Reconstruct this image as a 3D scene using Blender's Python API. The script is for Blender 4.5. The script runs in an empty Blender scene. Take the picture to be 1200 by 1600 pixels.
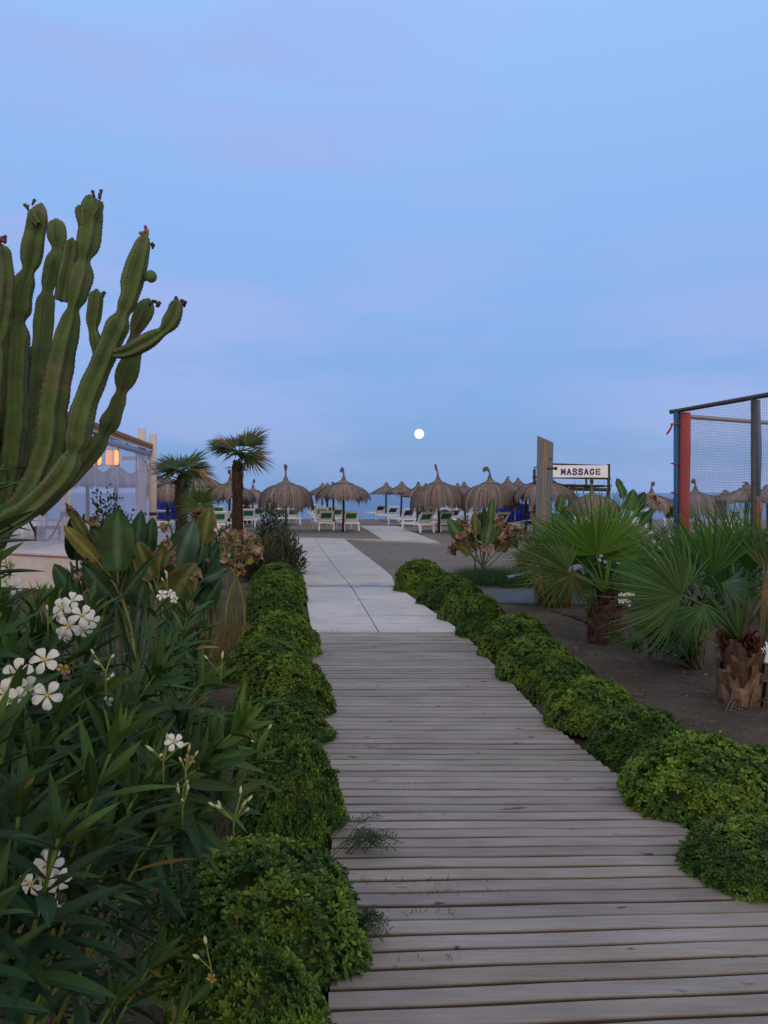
import bpy, math, random
import numpy as np
from mathutils import Vector, Matrix, noise

random.seed(7)
rng = np.random.default_rng(7)
SC = bpy.context.scene
COL = SC.collection
F = 26.0 / 36.0 * 1600.0          # focal length in photo pixels
CAM_H = 1.6
R = math.radians

# ------------------------------------------------------------------ camera
cd = bpy.data.cameras.new('camera')
cam = bpy.data.objects.new('camera', cd); COL.objects.link(cam)
cam.location = (0, 0, CAM_H); cam.rotation_euler = (R(90), 0, 0)
cd.sensor_fit = 'VERTICAL'; cd.sensor_height = 36; cd.lens = 26
cd.shift_y = -30 / 1600.0
cd.clip_start = 0.05; cd.clip_end = 20000
SC.camera = cam

# ------------------------------------------------------------------ world: dusk sky
W = bpy.data.worlds.new('World'); SC.world = W; W.use_nodes = True
nt = W.node_tree; nt.nodes.clear()
def N(t, **k):
    n = nt.nodes.new(t)
    for a, v in k.items(): setattr(n, a, v)
    return n
def srgb(r, g, b):
    f = lambda c: (c / 255 / 12.92) if c / 255 <= .04045 else ((c / 255 + .055) / 1.055) ** 2.4
    return (f(r), f(g), f(b), 1)
def ramp(nodes, stops):
    n = nodes.new('ShaderNodeValToRGB'); e = n.color_ramp.elements
    while len(e) > 1: e.remove(e[-1])
    e[0].position, e[0].color = stops[0]
    for p, c in stops[1:]:
        q = e.new(p); q.color = c
    return n
tc = N('ShaderNodeTexCoord'); sx = N('ShaderNodeSeparateXYZ')
nt.links.new(tc.outputs['Generated'], sx.inputs[0])
front = ramp(nt.nodes, [(0.0, srgb(118, 157, 207)), (0.04, srgb(119, 161, 213)), (.12, srgb(123, 167, 225)), (.22, srgb(132, 173, 232)),
                        (.38, srgb(141, 183, 240)), (.56, srgb(154, 193, 248)), (.75, (.58, .60, .68, 1)), (1, (.66, .65, .68, 1))])
back = ramp(nt.nodes, [(0.0, (1.30, .88, .62, 1)), (.15, (1.25, 1.02, .84, 1)), (.40, (.90, .86, .86, 1)), (1, (.60, .63, .70, 1))])
nt.links.new(sx.outputs['Z'], front.inputs[0]); nt.links.new(sx.outputs['Z'], back.inputs[0])
mr = N('ShaderNodeMapRange', interpolation_type='SMOOTHSTEP')
nt.links.new(sx.outputs['Y'], mr.inputs['Value'])
mr.inputs['From Min'].default_value = .35; mr.inputs['From Max'].default_value = -.75
mr.inputs['To Min'].default_value = 0; mr.inputs['To Max'].default_value = 1
# thin high haze, lavender
mp = N('ShaderNodeMapping'); mp.inputs['Scale'].default_value = (1.0, 1.0, 5.0); mp.inputs['Rotation'].default_value = (0, R(-14), 0)
mp.inputs['Location'].default_value = (.35, .2, .12)
nz = N('ShaderNodeTexNoise'); nz.inputs['Scale'].default_value = 2.6; nz.inputs['Detail'].default_value = 6; nz.inputs['Roughness'].default_value = .5
nt.links.new(tc.outputs['Generated'], mp.inputs[0]); nt.links.new(mp.outputs[0], nz.inputs['Vector'])
hz = ramp(nt.nodes, [(.42, (.05, .05, .05, 1)), (.56, (1, 1, 1, 1))])
nt.links.new(nz.outputs['Fac'], hz.inputs[0])
def lobe(v, a, b):
    d_ = N('ShaderNodeVectorMath', operation='DISTANCE'); d_.inputs[1].default_value = Vector(v).normalized()
    nt.links.new(tc.outputs['Generated'], d_.inputs[0])
    m_ = N('ShaderNodeMapRange', interpolation_type='SMOOTHSTEP'); nt.links.new(d_.outputs['Value'], m_.inputs['Value'])
    m_.inputs['From Min'].default_value = a; m_.inputs['From Max'].default_value = b; m_.inputs['To Min'].default_value = 1; m_.inputs['To Max'].default_value = 0
    return m_.outputs[0]
la = lobe((-.30, 1, .34), .05, .62); lb = lobe((.55, 1, .10), .02, .42)
ma = N('ShaderNodeMath', operation='MAXIMUM'); nt.links.new(la, ma.inputs[0]); nt.links.new(lb, ma.inputs[1])
mm = N('ShaderNodeMath', operation='MULTIPLY'); nt.links.new(ma.outputs[0], mm.inputs[0]); nt.links.new(hz.outputs[0], mm.inputs[1])
mm2 = N('ShaderNodeMath', operation='MULTIPLY'); nt.links.new(mm.outputs[0], mm2.inputs[0]); mm2.inputs[1].default_value = .75
mx1 = N('ShaderNodeMix', data_type='RGBA'); mx1.inputs[7].default_value = srgb(158, 178, 234)
nt.links.new(mm2.outputs[0], mx1.inputs[0]); nt.links.new(front.outputs[0], mx1.inputs[6])
mx2 = N('ShaderNodeMix', data_type='RGBA')
nt.links.new(mr.outputs[0], mx2.inputs[0]); nt.links.new(mx1.outputs[2], mx2.inputs[6]); nt.links.new(back.outputs[0], mx2.inputs[7])
# a share of physical twilight sky
sk = N('ShaderNodeTexSky', sky_type='NISHITA'); sk.sun_disc = False; sk.sun_elevation = R(1.5); sk.sun_rotation = R(195)
b1 = N('ShaderNodeBackground'); b1.inputs[1].default_value = 1.0
b2 = N('ShaderNodeBackground'); b2.inputs[1].default_value = .02
ad = N('ShaderNodeAddShader'); wo = N('ShaderNodeOutputWorld')
nt.links.new(mx2.outputs[2], b1.inputs[0]); nt.links.new(sk.outputs[0], b2.inputs[0])
nt.links.new(b1.outputs[0], ad.inputs[0]); nt.links.new(b2.outputs[0], ad.inputs[1]); nt.links.new(ad.outputs[0], wo.inputs[0])

# ------------------------------------------------------------------ afterglow low behind the camera
sl = bpy.data.lights.new('sun', 'SUN'); so = bpy.data.objects.new('sun', sl); COL.objects.link(so)
sl.energy = .3; sl.angle = R(40); sl.color = (1, .78, .6)
so.rotation_euler = Vector((-.35, .9, -.42)).to_track_quat('-Z', 'Y').to_euler()

vs = SC.view_settings; vs.view_transform = 'Standard'; vs.look = 'None'; vs.exposure = 0; vs.gamma = 1
cy = SC.cycles
cy.max_bounces = 6; cy.diffuse_bounces = 3; cy.glossy_bounces = 3; cy.transmission_bounces = 3; cy.transparent_max_bounces = 12
cy.caustics_reflective = False; cy.caustics_refractive = False
cy.use_denoising = True

# ================================================================== helpers
def P(px, py, Y):
    return np.array([(px - 600) * Y / F, Y, CAM_H - (py - 770) * Y / F])
def G(px, py, z=0.0):
    Y = (CAM_H - z) * F / (py - 770)
    return np.array([(px - 600) * Y / F, Y, z])
def nrm(v):
    v = np.asarray(v, float); return v / (np.linalg.norm(v) + 1e-9)
def frame(y, z):
    """columns x,y,z ; y kept"""
    y = nrm(y); x = np.cross(y, z)
    if np.linalg.norm(x) < 1e-4: x = np.cross(y, (1, 0, .1))
    x = nrm(x); z2 = np.cross(x, y)
    return np.stack([x, y, z2], 1)

class MB:
    def __init__(s): s.v = []; s.c = []; s.f = []; s.n = 0
    def add(s, verts, faces, col=(1, 1, 1), m=0, smooth=True):
        verts = np.asarray(verts, float).reshape(-1, 3); k = len(verts)
        col = np.asarray(col, float)
        if col.ndim == 1: col = np.tile(col, (k, 1))
        s.v.append(verts); s.c.append(col)
        if isinstance(faces, np.ndarray): faces = [faces]
        if len(faces) and not isinstance(faces[0], np.ndarray):
            d = {}
            for f in faces: d.setdefault(len(f), []).append(f)
            faces = [np.array(a) for a in d.values()]
        for fa in faces: s.f.append((fa + s.n, m, smooth))
        s.n += k
    def inst(s, tv, tf, Rm, T, cols, tcol=None, m=0):
        """many copies of a template: Rm (k,3,3), T (k,3), cols (k,3)"""
        k, n = len(T), len(tv)
        if k == 0: return
        v = np.einsum('kij,nj->kni', Rm, tv) + T[:, None, :]
        c = np.repeat(cols[:, None, :], n, 1)
        if tcol is not None: c = c * tcol[None]
        off = (np.arange(k) * n)[:, None, None]
        fs = [(fa[None] + off).reshape(-1, fa.shape[1]) for fa in tf]
        s.add(v.reshape(-1, 3), fs, np.clip(c.reshape(-1, 3), 0, 1), m)
    def box(s, c, d, col=(1, 1, 1), Rm=None, m=0, smooth=False):
        x, y, z = np.array(d) / 2.0
        v = np.array([[-x, -y, -z], [x, -y, -z], [x, y, -z], [-x, y, -z], [-x, -y, z], [x, -y, z], [x, y, z], [-x, y, z]])
        if Rm is not None: v = v @ np.asarray(Rm).T
        f = np.array([[0, 3, 2, 1], [4, 5, 6, 7], [0, 1, 5, 4], [1, 2, 6, 5], [2, 3, 7, 6], [3, 0, 4, 7]])
        s.add(v + np.asarray(c), f, col, m, smooth)
    def bar(s, a, b, w, h, col=(1, 1, 1), up=(0, 0, 1), m=0):
        a = np.asarray(a, float); b = np.asarray(b, float); Rm = frame(b - a, up)
        s.box((a + b) / 2, (w, np.linalg.norm(b - a), h), col, Rm, m)
    def tube(s, pts, rad, n=8, col=(1, 1, 1), m=0, caps=True):
        pts = np.asarray(pts, float); k = len(pts)
        rad = np.full(k, rad) if np.isscalar(rad) else np.asarray(rad, float)
        tg = np.gradient(pts, axis=0); ref = np.array([.13, .21, .97])
        if abs(nrm(tg[0])[2]) > .9: ref = np.array([1, .1, .05])
        vs_, x = [], None
        for i in range(k):
            t = nrm(tg[i])
            x = nrm(np.cross(t, ref)) if x is None else nrm(x - t * np.dot(x, t))
            y = np.cross(t, x); a = np.arange(n) * 2 * math.pi / n
            vs_.append(pts[i] + rad[i] * (np.cos(a)[:, None] * x + np.sin(a)[:, None] * y))
        v = np.concatenate(vs_); f = []
        i = np.arange(k - 1)[:, None] * n; j = np.arange(n)[None]; j2 = (j + 1) % n
        q = np.stack([i + j, i + j2, i + n + j2, i + n + j], -1).reshape(-1, 4)
        fs = [q]
        if caps and n >= 3: fs.append(np.array([list(range(n))[::-1], list(range((k - 1) * n, k * n))]))
        c = np.asarray(col, float)
        if c.ndim == 2: c = np.repeat(c, n, 0)
        s.add(v, fs, c, m)
    def lathe(s, prof, n=32, col=(1, 1, 1), c=(0, 0, 0), m=0, jit=0):
        prof = np.asarray(prof, float); k = len(prof); a = np.arange(n) * 2 * math.pi / n
        v = np.stack([prof[:, 0][:, None] * np.cos(a), prof[:, 0][:, None] * np.sin(a), np.repeat(prof[:, 1][:, None], n, 1)], -1)
        if jit: v = v * (1 + rng.normal(0, jit, v.shape[:2])[..., None] * np.array([1, 1, .3]))
        v = v.reshape(-1, 3) + np.asarray(c)
        i = np.arange(k - 1)[:, None] * n; j = np.arange(n)[None]; j2 = (j + 1) % n
        s.add(v, np.stack([i + j, i + j2, i + n + j2, i + n + j], -1).reshape(-1, 4), col, m)
    def build(s, name, mats, parent=None, loc=None, smooth=None):
        me = bpy.data.meshes.new(name)
        v = np.concatenate(s.v).astype(np.float32)
        me.vertices.add(len(v)); me.vertices.foreach_set('co', v.ravel())
        li = np.concatenate([f.ravel() for f, _, _ in s.f]).astype(np.int32)
        tot = np.concatenate([np.full(len(f), f.shape[1]) for f, _, _ in s.f]).astype(np.int32)
        mi = np.concatenate([np.full(len(f), m) for f, m, _ in s.f]).astype(np.int32)
        sm = np.concatenate([np.full(len(f), t if smooth is None else smooth) for f, _, t in s.f]).astype(bool)
        st = np.concatenate([[0], np.cumsum(tot)[:-1]]).astype(np.int32)
        me.loops.add(len(li)); me.loops.foreach_set('vertex_index', li)
        me.polygons.add(len(tot)); me.polygons.foreach_set('loop_start', st)
        me.polygons.foreach_set('material_index', mi); me.polygons.foreach_set('use_smooth', sm)
        me.update(calc_edges=True)
        ca = me.color_attributes.new('col', 'FLOAT_COLOR', 'POINT')
        c = np.concatenate(s.c); c = np.concatenate([c, np.ones((len(c), 1))], 1).astype(np.float32)
        ca.data.foreach_set('color', c.ravel())
        if not isinstance(mats, (list, tuple)): mats = [mats]
        for q in mats: me.materials.append(q)
        o = bpy.data.objects.new(name, me); COL.objects.link(o)
        if parent is not None: o.parent = parent
        if loc is not None: o.location = loc
        return o

def tag(o, label=None, cat=None, group=None, kind=None):
    if label: o['label'] = label
    if cat: o['category'] = cat
    if group: o['group'] = group
    if kind: o['kind'] = kind
    return o
def thing(name, label, cat, loc=(0, 0, 0), rz=0, group=None):
    o = bpy.data.objects.new(name, None); COL.objects.link(o); o.empty_display_size = .1
    o.location = loc; o.rotation_euler = (0, 0, rz)
    return tag(o, label, cat, group)
KIDS = {}
def reg(root):
    KIDS[root.name] = [(ch, [g for g in bpy.data.objects if g.parent == ch]) for ch in bpy.data.objects if ch.parent == root]
def dup(root, loc, rz=0, label=None, group=None, scale=None):
    r = root.copy(); COL.objects.link(r); r.location = loc; r.rotation_euler = (0, 0, rz)
    if scale is not None: r.scale = scale
    if label: r['label'] = label
    if group: r['group'] = group
    for ch, gs in KIDS[root.name]:
        c = ch.copy(); COL.objects.link(c); c.parent = r
        for g in gs:
            d = g.copy(); COL.objects.link(d); d.parent = c
    return r

# ------------------------------------------------------------------ materials
def mat(name, col=None, rough=.6, metal=0, attr=False, nscale=0, namt=.25, bump=0, bscale=None, stretch=(1, 1, 1), spec=.4,
        transl=0, emit=None, detail=5):
    m = bpy.data.materials.new(name); m.use_nodes = True; t = m.node_tree; n = t.nodes; L = t.links
    b = n['Principled BSDF']; b.inputs['Roughness'].default_value = rough; b.inputs['Metallic'].default_value = metal
    b.inputs['Specular IOR Level'].default_value = spec
    out = None
    if attr:
        a = n.new('ShaderNodeAttribute'); a.attribute_name = 'col'; out = a.outputs['Color']
    elif col is not None:
        g = n.new('ShaderNodeRGB'); g.outputs[0].default_value = (*col[:3], 1); out = g.outputs[0]
    vec = None
    if nscale or bump:
        c = n.new('ShaderNodeTexCoord'); mp_ = n.new('ShaderNodeMapping'); mp_.inputs['Scale'].default_value = stretch
        L.new(c.outputs['Object'], mp_.inputs[0]); vec = mp_.outputs[0]
    if nscale:
        z = n.new('ShaderNodeTexNoise'); z.inputs['Scale'].default_value = nscale; z.inputs['Detail'].default_value = detail
        z.inputs['Roughness'].default_value = .65
        L.new(vec, z.inputs['Vector'])
        r_ = n.new('ShaderNodeMapRange'); r_.inputs['From Min'].default_value = .3; r_.inputs['From Max'].default_value = .7
        r_.inputs['To Min'].default_value = 1 - namt; r_.inputs['To Max'].default_value = 1 + namt
        L.new(z.outputs['Fac'], r_.inputs['Value'])
        x = n.new('ShaderNodeVectorMath'); x.operation = 'SCALE'
        L.new(out, x.inputs[0]); L.new(r_.outputs[0], x.inputs['Scale']); out = x.outputs[0]
    L.new(out, b.inputs['Base Color'])
    if bump:
        z = n.new('ShaderNodeTexNoise'); z.inputs['Scale'].default_value = bscale or nscale or 20; z.inputs['Detail'].default_value = 6
        L.new(vec, z.inputs['Vector']); bp = n.new('ShaderNodeBump'); bp.inputs['Strength'].default_value = bump; bp.inputs['Distance'].default_value = .01
        L.new(z.outputs['Fac'], bp.inputs['Height']); L.new(bp.outputs[0], b.inputs['Normal'])
    if emit:
        b.inputs['Emission Color'].default_value = (*emit[:3], 1); b.inputs['Emission Strength'].default_value = emit[3]
    if transl:
        tr = n.new('ShaderNodeBsdfTranslucent'); ms = n.new('ShaderNodeMixShader'); ms.inputs[0].default_value = transl
        L.new(out, tr.inputs[0]); L.new(b.outputs[0], ms.inputs[1]); L.new(tr.outputs[0], ms.inputs[2]); L.new(ms.outputs[0], n['Material Output'].inputs[0])
    return m
M = {}
M['leaf'] = mat('leaf', attr=True, rough=.5, spec=.22, transl=.18)
M['leaf_matte'] = mat('leaf_matte', attr=True, rough=.6, spec=.16, nscale=9, namt=.18)
M['frond'] = mat('frond', attr=True, rough=.5, spec=.16, transl=.25)
M['bark'] = mat('bark', attr=True, rough=.9, nscale=30, namt=.35, bump=.6, spec=.15)
M['thatch'] = mat('thatch', attr=True, rough=.9, nscale=60, namt=.25, stretch=(1, 1, .15), spec=.1)
M['petal'] = mat('petal', attr=True, rough=.6, spec=.3, transl=.25)
M['cactus'] = mat('cactus', attr=True, rough=.62, spec=.25, nscale=9, namt=.30, bump=.45, bscale=34)
M['white_plastic'] = mat('white_plastic', (.84, .85, .88), rough=.45, nscale=14, namt=.08)
M['green_panel'] = mat('green_panel', (.012, .20, .085), rough=.7, nscale=90, namt=.2)
M['blue_panel'] = mat('blue_panel', (.012, .035, .16), rough=.7, nscale=90, namt=.2)
M['turquoise_panel'] = mat('turquoise_panel', (.06, .36, .27), rough=.7, nscale=60, namt=.12)
M['pole'] = mat('pole', (.040, .022, .020), rough=.85, nscale=25, namt=.35, bump=.4, stretch=(1, 1, .2))
M['white_wall'] = mat('white_wall', (.58, .53, .52), rough=.8, nscale=4, namt=.10, bump=.15, bscale=60)
M['cream_post'] = mat('cream_post', (.62, .54, .48), rough=.7, nscale=8, namt=.08)
M['tile_roof'] = mat('tile_roof', (.26, .14, .09), rough=.85, nscale=10, namt=.3)
M['wood_brown'] = mat('wood_brown', (.14, .075, .05), rough=.75, nscale=12, namt=.3, stretch=(1, 1, .3))
M['dark_wood'] = mat('dark_wood', (.045, .028, .024), rough=.8, nscale=12, namt=.3)
M['black'] = mat('black', (.012, .012, .014), rough=.6, nscale=20, namt=.3)
M['steel'] = mat('steel', (.15, .165, .19), rough=.42, metal=.2, nscale=5, namt=.12, stretch=(6, 6, .6))
M['galv'] = mat('galv', (.075, .068, .07), rough=.6, metal=.3, nscale=20, namt=.3)
M['grey_pipe'] = mat('grey_pipe', (.30, .30, .33), rough=.5, metal=.3, nscale=20, namt=.2)
M['red_pad'] = mat('red_pad', (.42, .055, .045), rough=.75, nscale=9, namt=.18, bump=.3, bscale=30)
M['blue_pad'] = mat('blue_pad', (.025, .12, .28), rough=.6, nscale=9, namt=.18, bump=.3, bscale=30)
M['pale_pad'] = mat('pale_pad', (.10, .20, .28), rough=.7, nscale=9, namt=.2)
M['net'] = mat('net', (.26, .27, .34), rough=.8, nscale=3, namt=.1)
M['sign_board'] = mat('sign_board', (.88, .90, .96), rough=.5, nscale=3, namt=.05)
M['sign_text'] = mat('sign_text', (.03, .02, .18), rough=.5, nscale=3, namt=.05)
M['canvas'] = mat('canvas', (.62, .58, .54), rough=.8, nscale=4, namt=.1)
M['blue_cloth'] = mat('blue_cloth', (.012, .035, .33), rough=.8, nscale=6, namt=.3)
M['yellow'] = mat('yellow', (.55, .34, .03), rough=.5, nscale=6, namt=.15)
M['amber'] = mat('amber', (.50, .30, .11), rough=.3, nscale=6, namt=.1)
M['lamp'] = mat('lamp', (.9, .5, .2), rough=.6, nscale=10, namt=.1, emit=(1, .34, .10, 1.25))
M['lamp_core'] = mat('lamp_core', (.9, .6, .3), rough=.6, nscale=10, namt=.1, emit=(1, .62, .25, 2.5))
M['cloth_dark'] = mat('cloth_dark', (.012, .012, .016), rough=.9, nscale=30, namt=.2)
M['skin'] = mat('skin', (.40, .23, .16), rough=.6, nscale=30, namt=.08)
M['stone'] = mat('stone', attr=True, rough=.9, nscale=30, namt=.2)

def wet_noise(t, scale, detail=5, vec=None, rough=.6):
    z = t.nodes.new('ShaderNodeTexNoise'); z.inputs['Scale'].default_value = scale; z.inputs['Detail'].default_value = detail
    z.inputs['Roughness'].default_value = rough
    if vec is not None: t.links.new(vec, z.inputs['Vector'])
    return z
def ground_mat(name, c1, c2, big=.6, small=18, bump=.5, rough=.95):
    m = bpy.data.materials.new(name); m.use_nodes = True; t = m.node_tree; n = t.nodes; L = t.links; b = n['Principled BSDF']
    b.inputs['Roughness'].default_value = rough; b.inputs['Specular IOR Level'].default_value = .15
    g = n.new('ShaderNodeNewGeometry'); pos = g.outputs['Position']
    z1 = wet_noise(t, big, 6, pos); z2 = wet_noise(t, small, 8, pos, .75); z3 = wet_noise(t, small * 7, 3, pos)
    r1 = ramp(n, [(.34, (*c1, 1)), (.64, (*c2, 1))]); L.new(z1.outputs['Fac'], r1.inputs[0])
    r2 = ramp(n, [(.3, (.62, .62, .62, 1)), (.7, (1.3, 1.3, 1.3, 1))]); L.new(z2.outputs['Fac'], r2.inputs[0])
    x = n.new('ShaderNodeMix'); x.data_type = 'RGBA'; x.blend_type = 'MULTIPLY'; x.inputs[0].default_value = 1
    L.new(r1.outputs[0], x.inputs[6]); L.new(r2.outputs[0], x.inputs[7]); L.new(x.outputs[2], b.inputs['Base Color'])
    a = n.new('ShaderNodeMath'); a.operation = 'ADD'; L.new(z2.outputs['Fac'], a.inputs[0])
    s_ = n.new('ShaderNodeMath'); s_.operation = 'MULTIPLY'; s_.inputs[1].default_value = .35; L.new(z3.outputs['Fac'], s_.inputs[0]); L.new(s_.outputs[0], a.inputs[1])
    bp = n.new('ShaderNodeBump'); bp.inputs['Strength'].default_value = bump; bp.inputs['Distance'].default_value = .03
    L.new(a.outputs[0], bp.inputs['Height']); L.new(bp.outputs[0], b.inputs['Normal'])
    return m
M['sand'] = ground_mat('sand', (.170, .145, .130), (.215, .188, .170), .5, 9, .7)
M['soil'] = ground_mat('soil', (.075, .058, .046), (.125, .100, .082), 1.3, 22, .8)
M['concrete'] = ground_mat('concrete', (.40, .37, .35), (.50, .47, .45), .9, 14, .12, .8)
M['pad'] = ground_mat('pad', (.16, .18, .19), (.22, .24, .25), 1.2, 14, .15, .6)

# plank wood
def plank_mat():
    m = bpy.data.materials.new('weathered_planks'); m.use_nodes = True; t = m.node_tree; n = t.nodes; L = t.links; b = n['Principled BSDF']
    b.inputs['Roughness'].default_value = .72; b.inputs['Specular IOR Level'].default_value = .3
    a = n.new('ShaderNodeAttribute'); a.attribute_name = 'col'
    g = n.new('ShaderNodeNewGeometry')
    mp_ = n.new('ShaderNodeMapping'); mp_.inputs['Scale'].default_value = (1.2, 26, 26); L.new(g.outputs['Position'], mp_.inputs[0])
    z1 = wet_noise(t, 3.2, 7, mp_.outputs[0], .7)
    mp2 = n.new('ShaderNodeMapping'); mp2.inputs['Scale'].default_value = (1.0, 2.6, 1); L.new(g.outputs['Position'], mp2.inputs[0])
    z2 = wet_noise(t, 2.2, 5, mp2.outputs[0], .6)
    z3 = wet_noise(t, 6.5, 3, mp2.outputs[0], .5)
    r1 = ramp(n, [(.28, (.80, .78, .77, 1)), (.62, (1.07, 1.07, 1.07, 1))]); L.new(z1.outputs['Fac'], r1.inputs[0])
    r2 = ramp(n, [(.3, (.80, .78, .78, 1)), (.65, (1.10, 1.11, 1.13, 1))]); L.new(z2.outputs['Fac'], r2.inputs[0])
    r3 = ramp(n, [(.265, (.30, .29, .28, 1)), (.315, (1, 1, 1, 1))]); L.new(z3.outputs['Fac'], r3.inputs[0])
    prev = a.outputs['Color']
    for r_ in (r1, r2, r3):
        x = n.new('ShaderNodeMix'); x.data_type = 'RGBA'; x.blend_type = 'MULTIPLY'; x.inputs[0].default_value = 1
        L.new(prev, x.inputs[6]); L.new(r_.outputs[0], x.inputs[7]); prev = x.outputs[2]
    L.new(prev, b.inputs['Base Color'])
    bp = n.new('ShaderNodeBump'); bp.inputs['Strength'].default_value = .35; bp.inputs['Distance'].default_value = .004
    L.new(z1.outputs['Fac'], bp.inputs['Height']); L.new(bp.outputs[0], b.inputs['Normal'])
    return m
M['plank'] = plank_mat()

def slab_mat():
    m = bpy.data.materials.new('pale_concrete'); m.use_nodes = True; t = m.node_tree; n = t.nodes; L = t.links; b = n['Principled BSDF']
    b.inputs['Specular IOR Level'].default_value = .35
    g = n.new('ShaderNodeNewGeometry'); a = n.new('ShaderNodeAttribute'); a.attribute_name = 'col'
    mp_ = n.new('ShaderNodeMapping'); mp_.inputs['Scale'].default_value = (.55, 4.5, 1); L.new(g.outputs['Position'], mp_.inputs[0])
    z1 = wet_noise(t, 3.0, 8, mp_.outputs[0], .75); z2 = wet_noise(t, .7, 4, g.outputs['Position']); z3 = wet_noise(t, 30, 6, g.outputs['Position'], .7)
    r1 = ramp(n, [(.36, (.62, .60, .58, 1)), (.45, (.95, .95, .95, 1)), (.7, (1.06, 1.06, 1.06, 1))]); L.new(z1.outputs['Fac'], r1.inputs[0])
    r2 = ramp(n, [(.35, (.84, .83, .84, 1)), (.6, (1.05, 1.05, 1.05, 1))]); L.new(z2.outputs['Fac'], r2.inputs[0])
    r3 = ramp(n, [(.3, (.9, .9, .9, 1)), (.6, (1.04, 1.04, 1.04, 1))]); L.new(z3.outputs['Fac'], r3.inputs[0])
    prev = a.outputs['Color']
    for r_ in (r1, r2, r3):
        x = n.new('ShaderNodeMix'); x.data_type = 'RGBA'; x.blend_type = 'MULTIPLY'; x.inputs[0].default_value = 1
        L.new(prev, x.inputs[6]); L.new(r_.outputs[0], x.inputs[7]); prev = x.outputs[2]
    L.new(prev, b.inputs['Base Color'])
    sp = n.new('ShaderNodeSeparateXYZ'); L.new(g.outputs['Position'], sp.inputs[0])
    ab = n.new('ShaderNodeMath'); ab.operation = 'SUBTRACT'; ab.inputs[1].default_value = 12.55; L.new(sp.outputs['Y'], ab.inputs[0])
    ab2 = n.new('ShaderNodeMath'); ab2.operation = 'ABSOLUTE'; L.new(ab.outputs[0], ab2.inputs[0])
    mr_ = n.new('ShaderNodeMapRange'); L.new(ab2.outputs[0], mr_.inputs['Value']); mr_.inputs['From Min'].default_value = .1; mr_.inputs['From Max'].default_value = .75; mr_.inputs['To Min'].default_value = 1; mr_.inputs['To Max'].default_value = 0
    sm_ = n.new('ShaderNodeMath'); sm_.operation = 'MULTIPLY'; L.new(mr_.outputs[0], sm_.inputs[0]); L.new(z1.outputs['Fac'], sm_.inputs[1])
    wr = ramp(n, [(.38, (0, 0, 0, 1)), (.50, (.75, .75, .75, 1))]); L.new(sm_.outputs[0], wr.inputs[0])
    wx_ = n.new('ShaderNodeMix'); wx_.data_type = 'RGBA'; L.new(wr.outputs[0], wx_.inputs[0]); L.new(prev, wx_.inputs[6]); wx_.inputs[7].default_value = (.16, .14, .13, 1); L.new(wx_.outputs[2], b.inputs['Base Color'])
    rr = ramp(n, [(.35, (.55, .55, .55, 1)), (.6, (.85, .85, .85, 1))]); L.new(z2.outputs['Fac'], rr.inputs[0]); L.new(rr.outputs[0], b.inputs['Roughness'])
    bp = n.new('ShaderNodeBump'); bp.inputs['Strength'].default_value = .15; bp.inputs['Distance'].default_value = .005
    L.new(z3.outputs['Fac'], bp.inputs['Height']); L.new(bp.outputs[0], b.inputs['Normal'])
    return m
M['slab'] = slab_mat()

def water_mat(name, col, rough, scale, strength, dist=.3, stretch=(1, 1, 1)):
    m = bpy.data.materials.new(name); m.use_nodes = True; t = m.node_tree; n = t.nodes; L = t.links; b = n['Principled BSDF']
    b.inputs['Base Color'].default_value = (*col, 1); b.inputs['Roughness'].default_value = rough; b.inputs['IOR'].default_value = 1.33
    g = n.new('ShaderNodeNewGeometry'); mp_ = n.new('ShaderNodeMapping'); mp_.inputs['Scale'].default_value = stretch
    L.new(g.outputs['Position'], mp_.inputs[0]); z = wet_noise(t, scale, 6, mp_.outputs[0], .6)
    bp = n.new('ShaderNodeBump'); bp.inputs['Strength'].default_value = strength; bp.inputs['Distance'].default_value = dist
    L.new(z.outputs['Fac'], bp.inputs['Height']); L.new(bp.outputs[0], b.inputs['Normal'])
    return m
M['sea'] = water_mat('sea_water', (.055, .16, .34), .28, .35, 1.0, .9, (.5, 1.3, 1))
M['puddle'] = water_mat('puddle_water', (.20, .19, .19), .22, 4, .04, .01)

def plastic_mat():
    m = bpy.data.materials.new('clear_plastic'); m.use_nodes = True; t = m.node_tree; n = t.nodes; L = t.links
    n.remove(n['Principled BSDF']); o = n['Material Output']
    tr = n.new('ShaderNodeBsdfTransparent'); tr.inputs[0].default_value = (.92, .93, .97, 1)
    df = n.new('ShaderNodeBsdfDiffuse'); df.inputs[0].default_value = (.62, .62, .74, 1)
    gl = n.new('ShaderNodeBsdfGlossy'); gl.inputs[0].default_value = (.8, .8, .85, 1); gl.inputs['Roughness'].default_value = .12
    c = n.new('ShaderNodeTexCoord'); mp_ = n.new('ShaderNodeMapping'); mp_.inputs['Scale'].default_value = (.5, .5, .15)
    L.new(c.outputs['Object'], mp_.inputs[0]); z = wet_noise(t, 2.2, 4, mp_.outputs[0])
    r_ = n.new('ShaderNodeMapRange'); r_.inputs['From Min'].default_value = .35; r_.inputs['From Max'].default_value = .7
    r_.inputs['To Min'].default_value = .36; r_.inputs['To Max'].default_value = .60; L.new(z.outputs['Fac'], r_.inputs['Value'])
    m1 = n.new('ShaderNodeMixShader'); m2 = n.new('ShaderNodeMixShader'); m2.inputs[0].default_value = .10
    L.new(r_.outputs[0], m1.inputs[0]); L.new(tr.outputs[0], m1.inputs[1]); L.new(df.outputs[0], m1.inputs[2])
    L.new(m1.outputs[0], m2.inputs[1]); L.new(gl.outputs[0], m2.inputs[2]); L.new(m2.outputs[0], o.inputs[0])
    return m
M['plastic'] = plastic_mat()

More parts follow.
